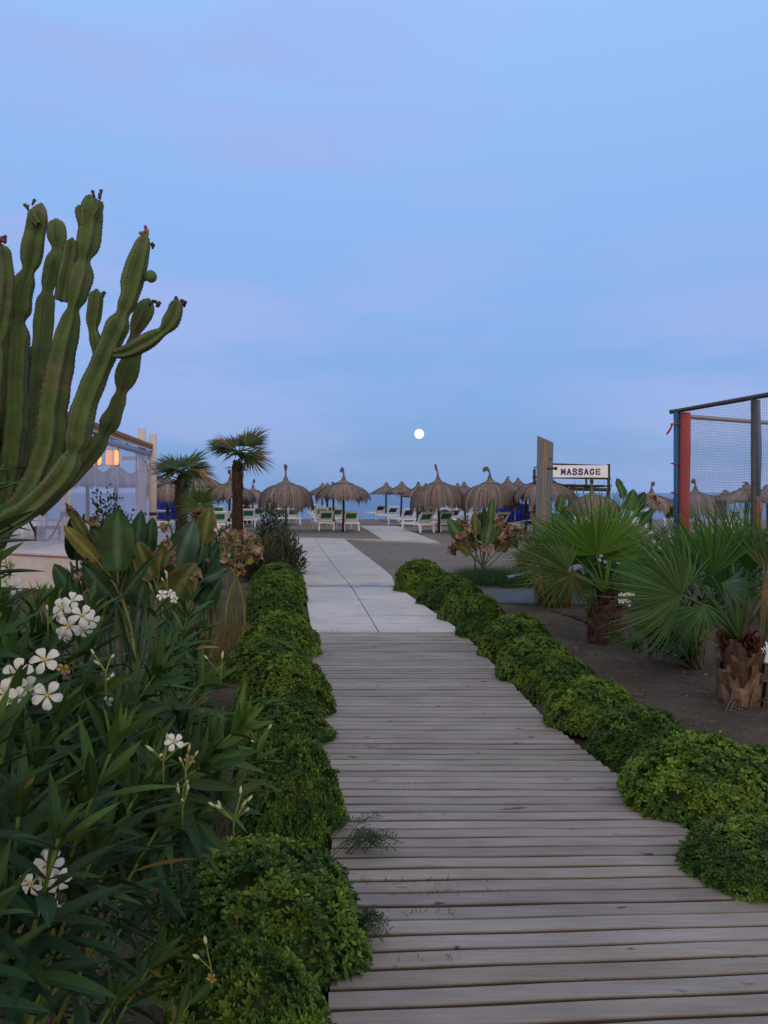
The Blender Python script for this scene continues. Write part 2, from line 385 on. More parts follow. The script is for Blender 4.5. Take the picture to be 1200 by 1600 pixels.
# ================================================================== setting
def nz2(x, y, s, seed=0.0): return noise.noise(Vector((x * s, y * s, seed)))
def interp(z, tab):
    a = np.array(tab); return np.interp(z, a[:, 0], a[:, 1])
PL = [(-3, -.2), (1, -.16), (2.2, -.17), (3.5, -.25), (5, -.46), (6.84, -.69), (8.4, -.82), (13, -1.41), (26, -3.45)]
PR = [(-3, 1.45), (1, 1.50), (2.2, 1.55), (2.84, 1.52), (3.49, 1.42), (4.45, 1.25), (5.13, 1.13), (6.84, 1.0), (8.4, .89), (10.6, .52),
      (12.7, .18), (14, .15), (15.8, -.07), (19.7, -.61), (25.5, -1.38)]
def left_edge(z): return interp(z, PL)
def right_edge(z): return interp(z, PR)

# ground: one sheet to the horizon, dips under the sea
mb = MB()
xs = np.concatenate([[-3000, -600, -150], np.arange(-60, 61, 3), [150, 600, 3000]])
ys = np.concatenate([[-300, -60], np.arange(-20, 47, 2.0), [48, 50, 54, 60, 120, 6000]])
gx, gy = np.meshgrid(xs, ys)
gz = np.where(gy > 46, -(gy - 46) * .06, 0).clip(-3, 0) - .05
for i in range(gz.shape[0]):
    for j in range(gz.shape[1]):
        if 16 < gy[i, j] < 46: gz[i, j] += .012 * nz2(gx[i, j], gy[i, j], .3)
v = np.stack([gx, gy, gz], -1).reshape(-1, 3); w = len(xs)
f = [[r * w + c, r * w + c + 1, (r + 1) * w + c + 1, (r + 1) * w + c] for r in range(len(ys) - 1) for c in range(w - 1)]
g = mb.add(v, f); o = mb.build('ground', M['sand']); tag(o, 'grey brown beach sand stretching to the water', kind='structure')

# beach sand surface near the paths, finely rippled
mb = MB()
xs = np.arange(-16, 22.01, .16); ys = np.arange(13.2, 34, .16)
gx, gy = np.meshgrid(xs, ys); gz = np.zeros_like(gx)
for i in range(gx.shape[0]):
    for j in range(gx.shape[1]):
        q = Vector((gx[i, j], gy[i, j], 0))
        gz[i, j] = .02 * noise.noise(q * 1.3) + .016 * noise.noise(q * 4.3) - .030
        if left_edge(gy[i, j]) - .25 < gx[i, j] < right_edge(gy[i, j]) + .25: gz[i, j] -= .045
edge = np.minimum.reduce([gx + 16, 22 - gx, 34 - gy, gy - 13.0]).clip(0, 1); gz = gz * edge - .06 * (1 - edge)
w = len(xs); v = np.stack([gx, gy, gz], -1).reshape(-1, 3)
ii = np.arange(len(ys) - 1)[:, None] * w + np.arange(w - 1)[None]
mb.add(v, np.stack([ii, ii + 1, ii + w + 1, ii + w], -1).reshape(-1, 4))
tag(mb.build('beach_sand', M['sand']), 'trodden dark grey sand around the paths', kind='structure')

# soil beds
def bed(name, x0f, x1f, y0, y1, label, seed, amp=.03):
    mb = MB(); st = .07; ny = int((y1 - y0) / st); nx = 70
    V = []
    for i in range(ny + 1):
        y = y0 + (y1 - y0) * i / ny; a, b = x0f(y), x1f(y)
        for j in range(nx + 1):
            x = a + (b - a) * j / nx
            z = amp * nz2(x, y, 1.1, seed) + .024 * nz2(x, y, 4.5, seed) + .013 * nz2(x, y, 13, seed) + .012
            e = min(j, nx - j, i * 2, (ny - i) * 2) / 3.0
            if e < 1: z = z * e - .045 * (1 - e)
            V.append((x, y, z))
    w = nx + 1; ii = np.arange(ny)[:, None] * w + np.arange(nx)[None]
    mb.add(V, np.stack([ii, ii + 1, ii + w + 1, ii + w], -1).reshape(-1, 4))
    return tag(mb.build(name, M['soil']), label, kind='structure')
bed('soil_bed', lambda y: -5.5 - y * .1, lambda y: left_edge(y) + .05, -1, 19, 'dark sandy soil of the planted bed left of the walk', 1.5)
bed('soil_bed', lambda y: right_edge(y) - .05, lambda y: 7.5 + y * .25, -1, 13.3, 'dark sandy soil of the palm bed right of the walk', 7.5)

# boardwalk planks
mb = MB(); z = .4; k = 0
pr = random.Random(3)
while z < 8.36:
    wv = pr.choice([.079, .079, .081, .077]); gap = .0085 + pr.random() * .006
    zc = z + wv / 2
    ang = R(interp(zc, [(0, 4.5), (2.2, 3.8), (3.0, 1.6), (4.0, -.5), (5, -.8), (7, 0), (9, 0)]) + pr.uniform(-.12, .12))
    xl = left_edge(zc) + pr.uniform(-.012, .012); xr = right_edge(zc) + pr.uniform(-.008, .008)
    if 6.6 < zc < 7.3: xl += .02
    xm = .6; ca, sa = math.cos(ang), math.sin(ang)
    base = np.array([.288, .260, .238]) * pr.uniform(.82, 1.12) * np.array([1, pr.uniform(.97, 1.03), pr.uniform(.95, 1.07)])
    h = .024 + pr.uniform(-.0022, .0022); cf = .006
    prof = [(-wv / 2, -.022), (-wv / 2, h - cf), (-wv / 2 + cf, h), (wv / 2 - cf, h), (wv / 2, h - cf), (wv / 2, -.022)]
    nseg = 12; V = []; C = []
    for s in range(nseg + 1):
        x = xl + (xr - xl) * s / nseg; bow = .0015 * math.sin(s * 1.1 + k)
        for (py_, pz_) in prof:
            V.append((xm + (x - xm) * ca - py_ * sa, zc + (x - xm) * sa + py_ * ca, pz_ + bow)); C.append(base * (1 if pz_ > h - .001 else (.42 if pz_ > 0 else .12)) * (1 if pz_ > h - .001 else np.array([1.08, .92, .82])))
    n_ = len(prof); Fc = []
    for s in range(nseg):
        for q in range(n_ - 1):
            a = s * n_ + q; Fc.append([a, a + 1, a + n_ + 1, a + n_])
    Fc.append(list(range(n_))); Fc.append(list(range(nseg * n_, nseg * n_ + n_))[::-1])
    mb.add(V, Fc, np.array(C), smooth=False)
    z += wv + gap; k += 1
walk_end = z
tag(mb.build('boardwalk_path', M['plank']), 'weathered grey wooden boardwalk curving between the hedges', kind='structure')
# rusty dark earth and joists under the gaps
mb = MB(); zs = np.linspace(.2, walk_end, 40)
V = []
for q in zs: V += [(left_edge(q) + .03, q, -.028), (right_edge(q) - .03, q, -.028)]
mb.add(V, [[2 * i, 2 * i + 1, 2 * i + 3, 2 * i + 2] for i in range(39)])
M['rust'] = ground_mat('rust_soil', (.030, .014, .009), (.07, .025, .014), 2.5, 30, .3)
tag(mb.build('boardwalk_underlay_ground', M['rust']), 'reddish dirt showing in the gaps of the boardwalk', kind='structure')

# concrete path: slabs with real joints
def seam(z): return interp(z, [(8.4, -.06), (12.3, -.53), (17, -1.23), (25.4, -2.37)])
mb = MB()
def slab(poly, col, top=.022, th=.06, c=.0):
    n_ = len(poly); V = [(p[0], p[1], top) for p in poly] + [(p[0], p[1], top - th) for p in poly]
    mb.add(V, [list(range(n_))] + [[i, i + n_, (i + 1) % n_ + n_, (i + 1) % n_] for i in range(n_)], col, smooth=False)
joint_z = [walk_end + .005, 12.9, 18.6, 25.4]
white = np.array([.56, .53, .52]); warm = np.array([.50, .465, .44])
cuts_r = [walk_end + .005, 9.5, 11.0, 12.9, 14.3, 15.8, 17.2, 18.6, 20.8, 23, 25.4]
cuts_l = [walk_end + .005, 12.9, 16.0, 19.0, 22, 25.4]
g_ = .007
for side, cuts in (('l', cuts_l), ('r', cuts_r)):
    for a, b in zip(cuts[:-1], cuts[1:]):
        gg = .015; zz = np.linspace(a + gg, b - gg, 7)
        if side == 'l': L_ = [(left_edge(q), q) for q in zz]; R_ = [(seam(q) - g_, q) for q in zz]
        else: L_ = [(seam(q) + g_, q) for q in zz]; R_ = [(right_edge(q), q) for q in zz]
        slab(L_ + R_[::-1], (white if b < 13 else warm) * random.uniform(.96, 1.04))
o = mb.build('concrete_path', M['slab']); tag(o, 'pale concrete slabs running down to the beach', kind='structure')
# far crossing path
mb = MB()
s1 = [G(448, 841)[:2], G(541, 845.2)[:2], G(690, 848.8)[:2], G(596, 843)[:2], G(452, 839.2)[:2]]
slab([(-3.6, 25.55), (-1.3, 25.45), G(688, 849)[:2], G(597, 843.6)[:2], (-3.9, 26.6)], warm * .98, top=.02)
slab([G(598, 843.2)[:2], G(687, 848.3)[:2], G(645, 832)[:2], G(621, 822.5)[:2], G(563, 822)[:2], G(578, 831)[:2]], warm * .98, top=.016)
tag(mb.build('crossing_path', M['slab']), 'pale paved path leading on between the umbrellas', kind='structure')
# pad at the shower
mb = MB()
slab([(1.5, 10.6), (3.0, 10.4), (3.1, 12.0), (1.6, 12.1)], (.07, .078, .083), top=.03)
tag(mb.build('shower_pavement', M['slab']), 'small grey concrete pad at the foot of the shower', kind='structure')
# puddle
mb = MB(); pts = []
for i in range(40):
    a = i / 40 * 2 * math.pi; r_ = 1 + .28 * noise.noise(Vector((math.cos(a) * 1.6, math.sin(a) * 1.6, 3.3))) + .12 * math.sin(5 * a)
    pts.append((-.12 + .30 * r_ * math.cos(a), 12.66 + .15 * r_ * math.sin(a) + .07 * math.cos(3 * a), .0265))
mb.add(pts, [list(range(40))]); tag(mb.build('puddle_water', M['puddle']), 'thin puddle reflecting the sky at the slab joint', kind='structure')

# sea
mb = MB(); xs = np.array([-9000, -2000, -500, -100, 0, 100, 500, 2000, 9000.]); ys = np.array([47.6, 70, 120, 300, 1000, 3000, 9000.])
gx, gy = np.meshgrid(xs, ys); v = np.stack([gx, gy, np.full_like(gx, -.12)], -1).reshape(-1, 3); w = len(xs)
mb.add(v, [[r * w + c, r * w + c + 1, (r + 1) * w + c + 1, (r + 1) * w + c] for r in range(len(ys) - 1) for c in range(w - 1)])
tag(mb.build('sea', M['sea']), 'calm blue sea under the evening sky', kind='structure')

# moon
mb = MB(); pr_ = [(math.sin(a) * 26, -math.cos(a) * 26) for a in np.linspace(0, math.pi, 24)]; mb.lathe(pr_, 48)
M['moon'] = mat('moon', (.1, .1, .1), rough=1, nscale=.06, namt=.1, emit=(1, .93, .82, 1.25))
mo = mb.build('moon', M['moon'], loc=P(655, 678, 4000)); tag(mo, 'bright full moon low over the sea', 'moon')

# ================================================================== leaves
def strip_leaf(prof, fold=.12, bend=.0, nx=5, rib=.1, curl=0):
    """leaf along +Y, width along X, normal +Z. prof: list of (t, halfwidth)"""
    V = []; C = []
    for t, hw in prof:
        z0 = -bend * t * t
        xs_ = {3: (-1, 0, 1), 5: (-1, -rib, 0, rib, 1)}[nx]
        for x in xs_:
            V.append((x * hw, t, z0 + fold * abs(x) * hw * 2 - curl * (x * x) * hw))
    V = np.array(V); Fq = []
    for i in range(len(prof) - 1):
        for j in range(nx - 1): a = i * nx + j; Fq.append([a, a + 1, a + nx + 1, a + nx])
    return V, [np.array(Fq)]
def rand_frames(D, Z=None, jit=.3):
    """D (k,3) directions -> rotation matrices with y along D"""
    k = len(D); D = D / np.linalg.norm(D, axis=1, keepdims=True)
    Z = np.tile([0, 0, 1.0], (k, 1)) if Z is None else Z
    Z = Z + rng.normal(0, jit, (k, 3))
    X = np.cross(D, Z); X /= np.linalg.norm(X, axis=1, keepdims=True) + 1e-9
    Z2 = np.cross(X, D)
    return np.stack([X, D, Z2], 2)

# ------------------------------------------------------------------ clipped round hedge shrubs
LV, LF = strip_leaf([(0, .03), (.35, .13), (.72, .20), (.92, .14), (1.0, .02)], fold=.18, bend=.12, nx=3)
def mound_mesh(seed, nros=1500, hue=0.0, leaf=.035):
    r0 = np.random.default_rng(seed); mb = MB()
    k = nros; u = r0.uniform(-.12, 1, k); ph = r0.uniform(0, 2 * math.pi, k); s = np.sqrt(1 - np.clip(u, 0, 1) ** 2)
    D = np.stack([s * np.cos(ph), s * np.sin(ph), np.clip(u, 0, 1)], 1)
    rr = np.array([1 + .12 * noise.noise(Vector(d * 2.0) + Vector((seed * 3.1, 0, 0))) + .05 * noise.noise(Vector(d * 6) + Vector((seed, 5, 0))) for d in D])
    depth = r0.beta(1.0, 3.2, k) * .17 - (r0.random(k) < .03) * r0.uniform(.02, .09, k)
    # superellipse for fuller shoulders
    Sq = D.copy(); Sq[:, 2] = D[:, 2] ** 1.0
    Pp = Sq * (rr - depth)[:, None]; Pp[:, 2] += np.minimum(u, 0) * .3
    axis = D * .8 + np.array([0, 0, .45]) + r0.normal(0, .28, (k, 3)); axis /= np.linalg.norm(axis, axis=1, keepdims=True)
    cn = np.array([noise.noise(Vector(p * 2.6) + Vector((0, seed * 2.0, 1))) for p in Pp])
    nl = 8
    A = np.repeat(axis, nl, 0); B = np.repeat(Pp, nl, 0); lid = np.tile(np.arange(nl), k)
    az = lid * 2.4 + np.repeat(r0.uniform(0, 6.28, k), nl)
    ref = np.cross(A, np.tile([.3, .9, .1], (k * nl, 1))); ref /= np.linalg.norm(ref, axis=1, keepdims=True); ref2 = np.cross(A, ref)
    side = np.cos(az)[:, None] * ref + np.sin(az)[:, None] * ref2
    tilt = R(25) + lid / nl * R(50) + r0.normal(0, .15, k * nl)
    Dl = np.cos(tilt)[:, None] * A + np.sin(tilt)[:, None] * side
    L_ = leaf / .45 * (.75 + .5 * lid / nl) * r0.uniform(.75, 1.2, k * nl)   # radius ~.45 m = 1 unit
    Z = A - Dl * np.sum(A * Dl, 1, keepdims=True)
    Rm = rand_frames(Dl, Z, .1) * L_[:, None, None]
    young = np.clip(1 - lid / nl, 0, 1)
    base = np.array([.050, .115, .022]); bright = np.array([.205, .315, .036]); blue = np.array([.028, .074, .026])
    t = np.clip(.34 + np.repeat(cn, nl) * .45 + young * .25 + r0.normal(0, .14, k * nl) + hue, 0, 1)[:, None]
    C = np.where(t < .35, blue + (base - blue) * (t / .35), base + (bright - base) * ((t - .35) / .65))
    C = C * r0.uniform(.8, 1.2, (k * nl, 1))
    dead = r0.random(k * nl) < .006; C[dead] = (.25, .14, .06)
    mb.inst(LV, LF, Rm, B, C)
    # twiggy body that the leaves grow from
    a = np.linspace(0, math.pi / 2, 12)
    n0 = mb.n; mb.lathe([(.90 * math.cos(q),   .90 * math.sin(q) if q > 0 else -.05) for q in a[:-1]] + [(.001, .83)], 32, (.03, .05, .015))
    return mb
mound_protos = []
for i, (sd, hue) in enumerate([(1, .0), (2, .10), (3, -.12), (4, .05), (5, -.04), (6, .2)]):
    mound_protos.append((mound_mesh(sd, 1900, hue), None))
mound_me = {}
def place_mound(l, r, top, bot, proto, label, leafy=None, group=None, hmax=.6, wide=1.0):
    zb = CAM_H * F / (bot - 770); a = (r - l) / 2 / F * zb; zc = zb + .62 * a; a = (r - l) / 2 / F * zc * .95; zc = zb + .62 * a
    X = ((l + r) / 2 - 600) * zc / F; h = min(max(CAM_H - (top - 770) * (zc + a * .15) / F, .22), hmax)
    if proto not in mound_me:
        o = mound_protos[proto][0].build('round_shrub', M['leaf']); mound_me[proto] = o.data
    else:
        o = bpy.data.objects.new('round_shrub', mound_me[proto]); COL.objects.link(o)
    o.location = (X, zc, 0); o.scale = (a * 1.0 * wide, a * random.uniform(.78, .88), h * 1.03); o.rotation_euler = (random.uniform(-.12, .12), random.uniform(-.1, .1), random.choice([0, math.pi]) + random.uniform(-.35, .35))
    tag(o, label, 'shrub', group)
    return o
Rm_list = [(612, 705, 876, 928, 1, 'small bright round shrub at the beach end of the right hedge, beside the puddle'),
 (652, 752, 899, 950, 2, 'dark round shrub second from the beach end of the right hedge'),
 (682, 765, 914, 975, 0, 'round shrub third from the beach end of the right hedge'),
 (712, 800, 932, 1002, 4, 'round shrub fourth from the beach end, where slabs meet the boards'),
 (745, 870, 962, 1034, 3, 'wide low round shrub just past the start of the boardwalk on the right'),
 (770, 905, 997, 1072, 1, 'light green round shrub seventh from the camera on the right side'),
 (822, 945, 1027, 1098, 0, 'round shrub in line with the brown palm trunk on the right'),
 (850, 1010, 1062, 1152, 5, 'yellow green round shrub left of the scaly palm trunk'),
 (915, 1085, 1103, 1198, 2, 'dark bluish green round shrub in the near half of the right hedge'),
 (968, 1225, 1148, 1290, 5, 'largest bright yellow green shrub at the right edge of the boards'),
 (1062, 1290, 1275, 1408, 4, 'nearest dark shrub at the lower right edge of the picture')]
for q in Rm_list: place_mound(*q, group='round shrubs edging the right side')
o = place_mound(1120, 1290, 1165, 1262, 1, 'green shrub partly hidden behind the largest one at the right picture edge', group='round shrubs edging the right side')
Lm_list = [(388, 478, 882, 926, 4, 'small round shrub at the far end of the left hedge below the feathery bush'),
 (386, 480, 898, 946, 1, 'light green round shrub second from the far end of the left hedge'),
 (380, 478, 925, 975, 2, 'dark green round shrub third from the far end of the left hedge'),
 (374, 500, 957, 1036, 5, 'bright green round shrub beside the first boards on the left'),
 (352, 492, 1000, 1068, 0, 'round shrub behind the bulge where the dark plank edge shows'),
 (365, 522, 1022, 1128, 3, 'rounded shrub bulging over the boards in the middle of the left hedge'),
 (345, 516, 1092, 1178, 2, 'dark bluish shrub between two lighter ones in the left hedge'),
 (368, 533, 1155, 1318, 2, 'large dark shrub with yellow buds beside it on the left of the boards'),
 (225, 572, 1315, 1555, 4, 'biggest near shrub spilling onto the boards at lower left'),
 (235, 528, 1480, 1760, 0, 'nearest leafy shrub at the bottom edge left of the boards')]
for q in Lm_list: place_mound(*q, group='round shrubs edging the left side', wide=1.06)

# ------------------------------------------------------------------ oleander
OV, OF = strip_leaf([(0, .012), (.08, .03), (.22, .062), (.42, .085), (.62, .078), (.80, .05), (.93, .02), (1.0, .002)], fold=.22, bend=.10, nx=5, rib=.09)
ocol = np.ones((len(OV), 3)); rib_idx = np.arange(len(OV)) % 5 == 2
ocol[rib_idx] = (2.1, 1.8, 1.7)
OV3, OF3 = strip_leaf([(0, .015), (.3, .075), (.6, .08), (.85, .04), (1, .002)], fold=.22, bend=.1, nx=3)
def flower_mesh(seed, size=.024, tint=(.80, .79, .76)):
    r0 = random.Random(seed); mb = MB()
    for k in range(5):
        a = k * 2 * math.pi / 5 + r0.uniform(-.1, .1); n_ = 7; V = []; C = []
        tw = .35
        for i in range(n_):
            t = i / (n_ - 1); hw = (.12 + .88 * math.sin(min(t * 1.25, 1) * math.pi / 2) ** 1.2) * .30 * (1 - max(0, t - .78) * 2.2) * size * 1.25
            for x in (-1, -.5, 0, .5, 1):
                rad = size * (.10 + 1.02 * t) ; lat = x * hw + .22 * hw * t
                zz = size * (.34 * math.sin(t * 2.2) - .12 * t * t * 2 + tw * x * .28 * t + .05 * r0.uniform(-1, 1))
                V.append((rad * math.cos(a) - lat * math.sin(a), rad * math.sin(a) + lat * math.cos(a), zz))
                g_ = max(0, 1 - t * 2.4); C.append((tint[0] - .1 * g_, tint[1] - .12 * g_, tint[2] - .45 * g_))
        Fq = [[i * 5 + j, i * 5 + j + 1, (i + 1) * 5 + j + 1, (i + 1) * 5 + j] for i in range(n_ - 1) for j in range(4)]
        mb.add(V, Fq, np.array(C))
    mb.tube([(0, 0, -size * 1.1), (0, 0, -size * .3), (0, 0, .0)], [size * .08, size * .1, size * .2], 7, (.55, .55, .30))
    mb.tube([(0, 0, 0), (0, 0, size * .25)], [size * .14, size * .05], 6, (.72, .62, .25))
    return mb
FL = [flower_mesh(s_).build('flower', M['petal']).data for s_ in (1, 2, 3)]
for o in [o for o in COL.objects if o.name.startswith('flower')]: bpy.data.objects.remove(o)
WL = flower_mesh(9, .019, (.42, .26, .13)).build('flower', M['petal']); WLD = WL.data; bpy.data.objects.remove(WL)
def put_flower(parent, pos, facing, sc=1.0, k=0):
    o = bpy.data.objects.new('flower', FL[k % 3]); COL.objects.link(o); o.parent = parent
    q = Vector(facing).to_track_quat('Z', 'Y'); o.rotation_mode = 'QUATERNION'
    o.rotation_quaternion = q @ Matrix.Rotation(random.uniform(0, 6.28), 4, 'Z').to_quaternion()
    o.location = Vector(pos) - parent.location; o.scale = (sc,) * 3
    return o
def bez(a, b, c, n=12):
    t = np.linspace(0, 1, n)[:, None]; a, b, c = map(np.asarray, (a, b, c))
    return (1 - t) ** 2 * a + 2 * t * (1 - t) * b + t * t * c
def oleander(name, base, shoots, label, leaf=.13, flowers=(), buds=(), group=None, lo=False, whorls=9, tone=1.0):
    """shoots: (tip xyz, bendiness, young)"""
    base = np.asarray(base, float)
    root = thing(name, label, 'oleander bush', tuple(base), group=group)
    st, lf = MB(), MB()
    Vt, Ft, Ct = (OV3, OF3, None) if lo else (OV, OF, ocol)
    for tip, young in shoots:
        tip = np.asarray(tip, float) - base
        b0 = np.array([rng.normal(0, .06), rng.normal(0, .06), -.02])
        mid = np.array([tip[0] * .35, tip[1] * .35, tip[2] * .62]) + rng.normal(0, .03, 3)
        pts = bez(b0, mid, tip, 16)
        seg = np.linalg.norm(np.diff(pts, axis=0), axis=1); cum = np.concatenate([[0], np.cumsum(seg)]); Lt = cum[-1]
        rad = np.interp(cum, [0, Lt * .5, Lt], [.010, .006, .0028])
        c0 = np.array([.10, .075, .05]); c1 = np.array([.11, .17, .035])
        tt = (cum / Lt)[:, None]; st.tube(pts, rad, 6, c0 * (1 - tt) + c1 * tt)
        sp = leaf * .26; nw = min(whorls, int(Lt * .8 / sp)); az0 = rng.uniform(0, 6.28)
        for w_ in range(nw):
            s = Lt - .004 - w_ * sp * rng.uniform(.85, 1.15) * (.45 if w_ < 2 else 1)
            if s < 0: break
            p = np.array([np.interp(s, cum, pts[:, q]) for q in range(3)])
            p2 = np.array([np.interp(max(s - .03, 0), cum, pts[:, q]) for q in range(3)]); ax = nrm(p - p2 + 1e-6)
            e1 = nrm(np.cross(ax, (.2, 1, .1))); e2 = np.cross(ax, e1)
            nlf = 3 if w_ > 1 else 4
            for q in range(nlf):
                a = az0 + w_ * 1.05 + q * 2 * math.pi / nlf + rng.normal(0, .15)
                tilt = R(np.interp(w_, [0, 2, 5, 9], [22, 42, 62, 82])) + rng.normal(0, .14)
                d = math.cos(tilt) * ax + math.sin(tilt) * (math.cos(a) * e1 + math.sin(a) * e2)
                d = nrm(d + np.array([0, 0, -.12 * min(w_, 6) / 3]))
                L_ = leaf * np.interp(w_, [0, 1, 3, 9], [.55, .8, 1.05, 1.0]) * rng.uniform(.8, 1.15)
                zz = nrm(ax - d * np.dot(ax, d) + rng.normal(0, .12, 3))
                yf = max(0, 1 - w_ / 4.0) * young
                g0 = np.array([.026, .066, .028]) if rng.random() < .7 else np.array([.040, .090, .026])
                c = (g0 * (1 - yf) + np.array([.10, .20, .03]) * yf) * rng.uniform(.75, 1.25) * tone
                if rng.random() < .012: c = np.array([.22, .15, .05])
                Rm = frame(d, zz); Rm = np.stack([Rm[:, 0], Rm[:, 1], Rm[:, 2]], 1) * L_
                wv = rng.uniform(.85, 1.2); Rm[:, 0] *= wv
                lf.inst(Vt, Ft, Rm[None], p[None], c[None], Ct)
    st.build('stems', M['bark'], root); lf.build('leaves', M['leaf_matte'], root)
    for (pos, face, sc) in flowers:
        put_flower(root, pos, face, sc * .86, random.randrange(3))
    for (pos, n_, L_) in buds:
        bmb = MB(); pos = np.asarray(pos, float) - base
        for q in range(n_):
            d = nrm(np.array([rng.normal(0, .6), rng.normal(0, .6), 1])); e = pos + d * rng.uniform(.02, .05) * L_ / .012
            bmb.tube([pos - [0, 0, .04], pos, e], [.002, .0018, .0014], 5, (.22, .28, .06))
            t_ = nrm(d + rng.normal(0, .2, 3)); Lb = L_ * rng.uniform(1.0, 2.0)
            bmb.tube([e, e + t_ * Lb * .35, e + t_ * Lb * .7, e + t_ * Lb], [.0014, .0028 * L_ / .012, .0026 * L_ / .012, .0005], 7,
                     np.array([[.25, .30, .08], [.60, .60, .30], [.70, .68, .42], [.6, .6, .3]]))
        bmb.build('bud_cluster', M['petal'], root)
    return root
def shoot(px, py, Y, young=.4): return (P(px, py, Y), young)
def cluster(px, py, Y, n_, spread=.03, sc=1.0):
    out = []
    for i in range(n_):
        c = P(px, py, Y) + np.array([random.uniform(-1, 1), random.uniform(-.5, .5), random.uniform(-1, 1)]) * spread
        f_ = nrm(np.array([random.uniform(-.5, .6), -1, random.uniform(-.1, .9)])); out.append((c, f_, sc * random.uniform(.85, 1.1)))
    return out
def fl(px, py, Y, fx=0, fz=.4, sc=1.0): return (P(px, py, Y), nrm((fx, -1, fz)), sc)

# nearest bush, left edge
rr = random.Random(11)
sh = [shoot(178, 1165, 1.22, 1.0), shoot(30, 1262, 1.05), shoot(92, 1310, 1.0), shoot(-10, 1150, 1.0), shoot(55, 1180, 1.15),
      shoot(110, 1235, 1.3), shoot(250, 1290, 1.45), shoot(215, 1240, 1.35), shoot(-30, 1420, .9), shoot(150, 1330, 1.2), shoot(20, 1090, 1.15, .5), shoot(235, 1200, 1.5, .6),
      shoot(180, 1560, 1.35), shoot(240, 1500, 1.55), shoot(300, 1560, 1.6, .6), shoot(90, 1120, 1.3), shoot(0, 1340, 1.1), shoot(130, 1260, 1.5), shoot(205, 1440, 1.9, .1), shoot(120, 1520, 1.7, .1), shoot(285, 1400, 1.9, .1), shoot(40, 1560, 1.5, .1), shoot(250, 1350, 1.7, .2)]
fl1 = [fl(28, 1052, 1.15, .1, .3), fl(20, 1092, 1.14, -.2, .1), fl(70, 1032, 1.2, .2, .7), fl(74, 1086, 1.16, .3, .1), fl(42, 1075, 1.2, 0, .1, .9), fl(8, 1085, 1.13, -.3, .3),
       fl(48, 1382, 1.0, -.3, -.3, .8), fl(76, 1352, 1.05, .4, .1, .9), fl(92, 1375, 1.04, .7, -.3, .8), fl(80, 1330, 1.08, .1, .9, .6), fl(85, 1412, 1.05, .2, -1.2, .6), fl(66, 1372, 1.03, .1, .1, .7),
       fl(272, 1160, 1.35, .4, .9, .75)]
oleander('oleander', (-.72, 1.15, 0), sh, 'nearest dark oleander with white flowers filling the lower left corner', .125,
         fl1, [(P(255, 1190, 1.35), 6, .012), (P(290, 1205, 1.36), 3, .010), (P(285, 1262, 1.45), 5, .013), (P(365, 1282, 1.5), 7, .013), (P(330, 1515, 1.5), 2, .016), (P(400, 1165, 1.9), 5, .015), (P(165, 1050, 1.3), 3, .010)],
         group='oleanders left of the boardwalk', tone=.68)
for (px_, py_, z_) in ((99, 1046, 1.2), (296, 1187, 1.4), (330, 1528, 1.5)):
    rt = bpy.data.objects['oleander']; o = bpy.data.objects.new('flower', WLD); COL.objects.link(o); o.parent = rt; o.location = Vector(P(px_, py_, z_)) - rt.location; o.rotation_euler = (1.2, .6, .3); o.scale = (.55, .4, .9); o['label'] = 'withered brown bloom'
# second bush behind it
sh = []
for i in range(30):
    px = rr.uniform(-60, 330); py = rr.uniform(1000 if px < 190 else 940, 1150) + max(0, px - 150) * .5; sh.append(shoot(px, py, rr.uniform(1.55, 2.3), rr.uniform(.1, .7)))
sh += [shoot(rr.uniform(-20, 150), rr.uniform(945, 1010), rr.uniform(2.0, 2.7), rr.uniform(.2, .9)) for i in range(12)]
sh += [shoot(318, 1065, 2.0, .8), shoot(375, 1130, 2.1, .9), shoot(370, 1140, 1.75, .8), shoot(330, 1180, 1.8, .4), shoot(345, 1250, 1.7, .3), shoot(395, 1190, 1.9, .7)]
oleander('oleander', (-1.05, 2.0, 0), sh, 'oleander with a cluster of white flowers at chest height left of the boards', .15,
         [fl(98, 950, 1.7, -.3, .2, 1.1), fl(112, 940, 1.72, 0, .9, 1.1), fl(128, 962, 1.68, .4, .5, 1.1), fl(140, 968, 1.7, .8, 0, 1.0), fl(108, 978, 1.65, -.1, -.1, 1.1), fl(100, 992, 1.67, -.5, -.6, .9), fl(130, 985, 1.7, .3, -.7, .9), fl(92, 958, 1.72, -.8, .1, 1.0),
          fl(178, 1062, 1.9, .3, .2, .8), fl(168, 1098, 1.9, -.3, .2, .8), fl(8, 908, 1.6, 0, .5, 1.0), fl(20, 915, 1.62, .4, .5, .9)],
         [(P(15, 900, 1.6), 6, .014), (P(345, 1055, 2.0), 2, .014), (P(75, 975, 1.7), 3, .012)],
         group='oleanders left of the boardwalk', tone=.8)
# tall bush at the left frame edge, reaching up to the cactus
sh = [shoot(-75, 735, 1.25, .3), shoot(-60, 780, 1.2, .3), shoot(-20, 830, 1.3, .2), shoot(-70, 850, 1.1, .2),
      shoot(-35, 890, 1.25, .2), shoot(-50, 930, 1.1, .2), shoot(-20, 960, 1.2, .3), shoot(-30, 770, 1.4, .2), shoot(-45, 700, 1.5, .2)]
oleander('oleander', (-1.05, 1.35, 0), sh, 'tallest oleander with long bare leaves at the left picture edge below the cactus', .125, (), (),
         group='oleanders left of the boardwalk')
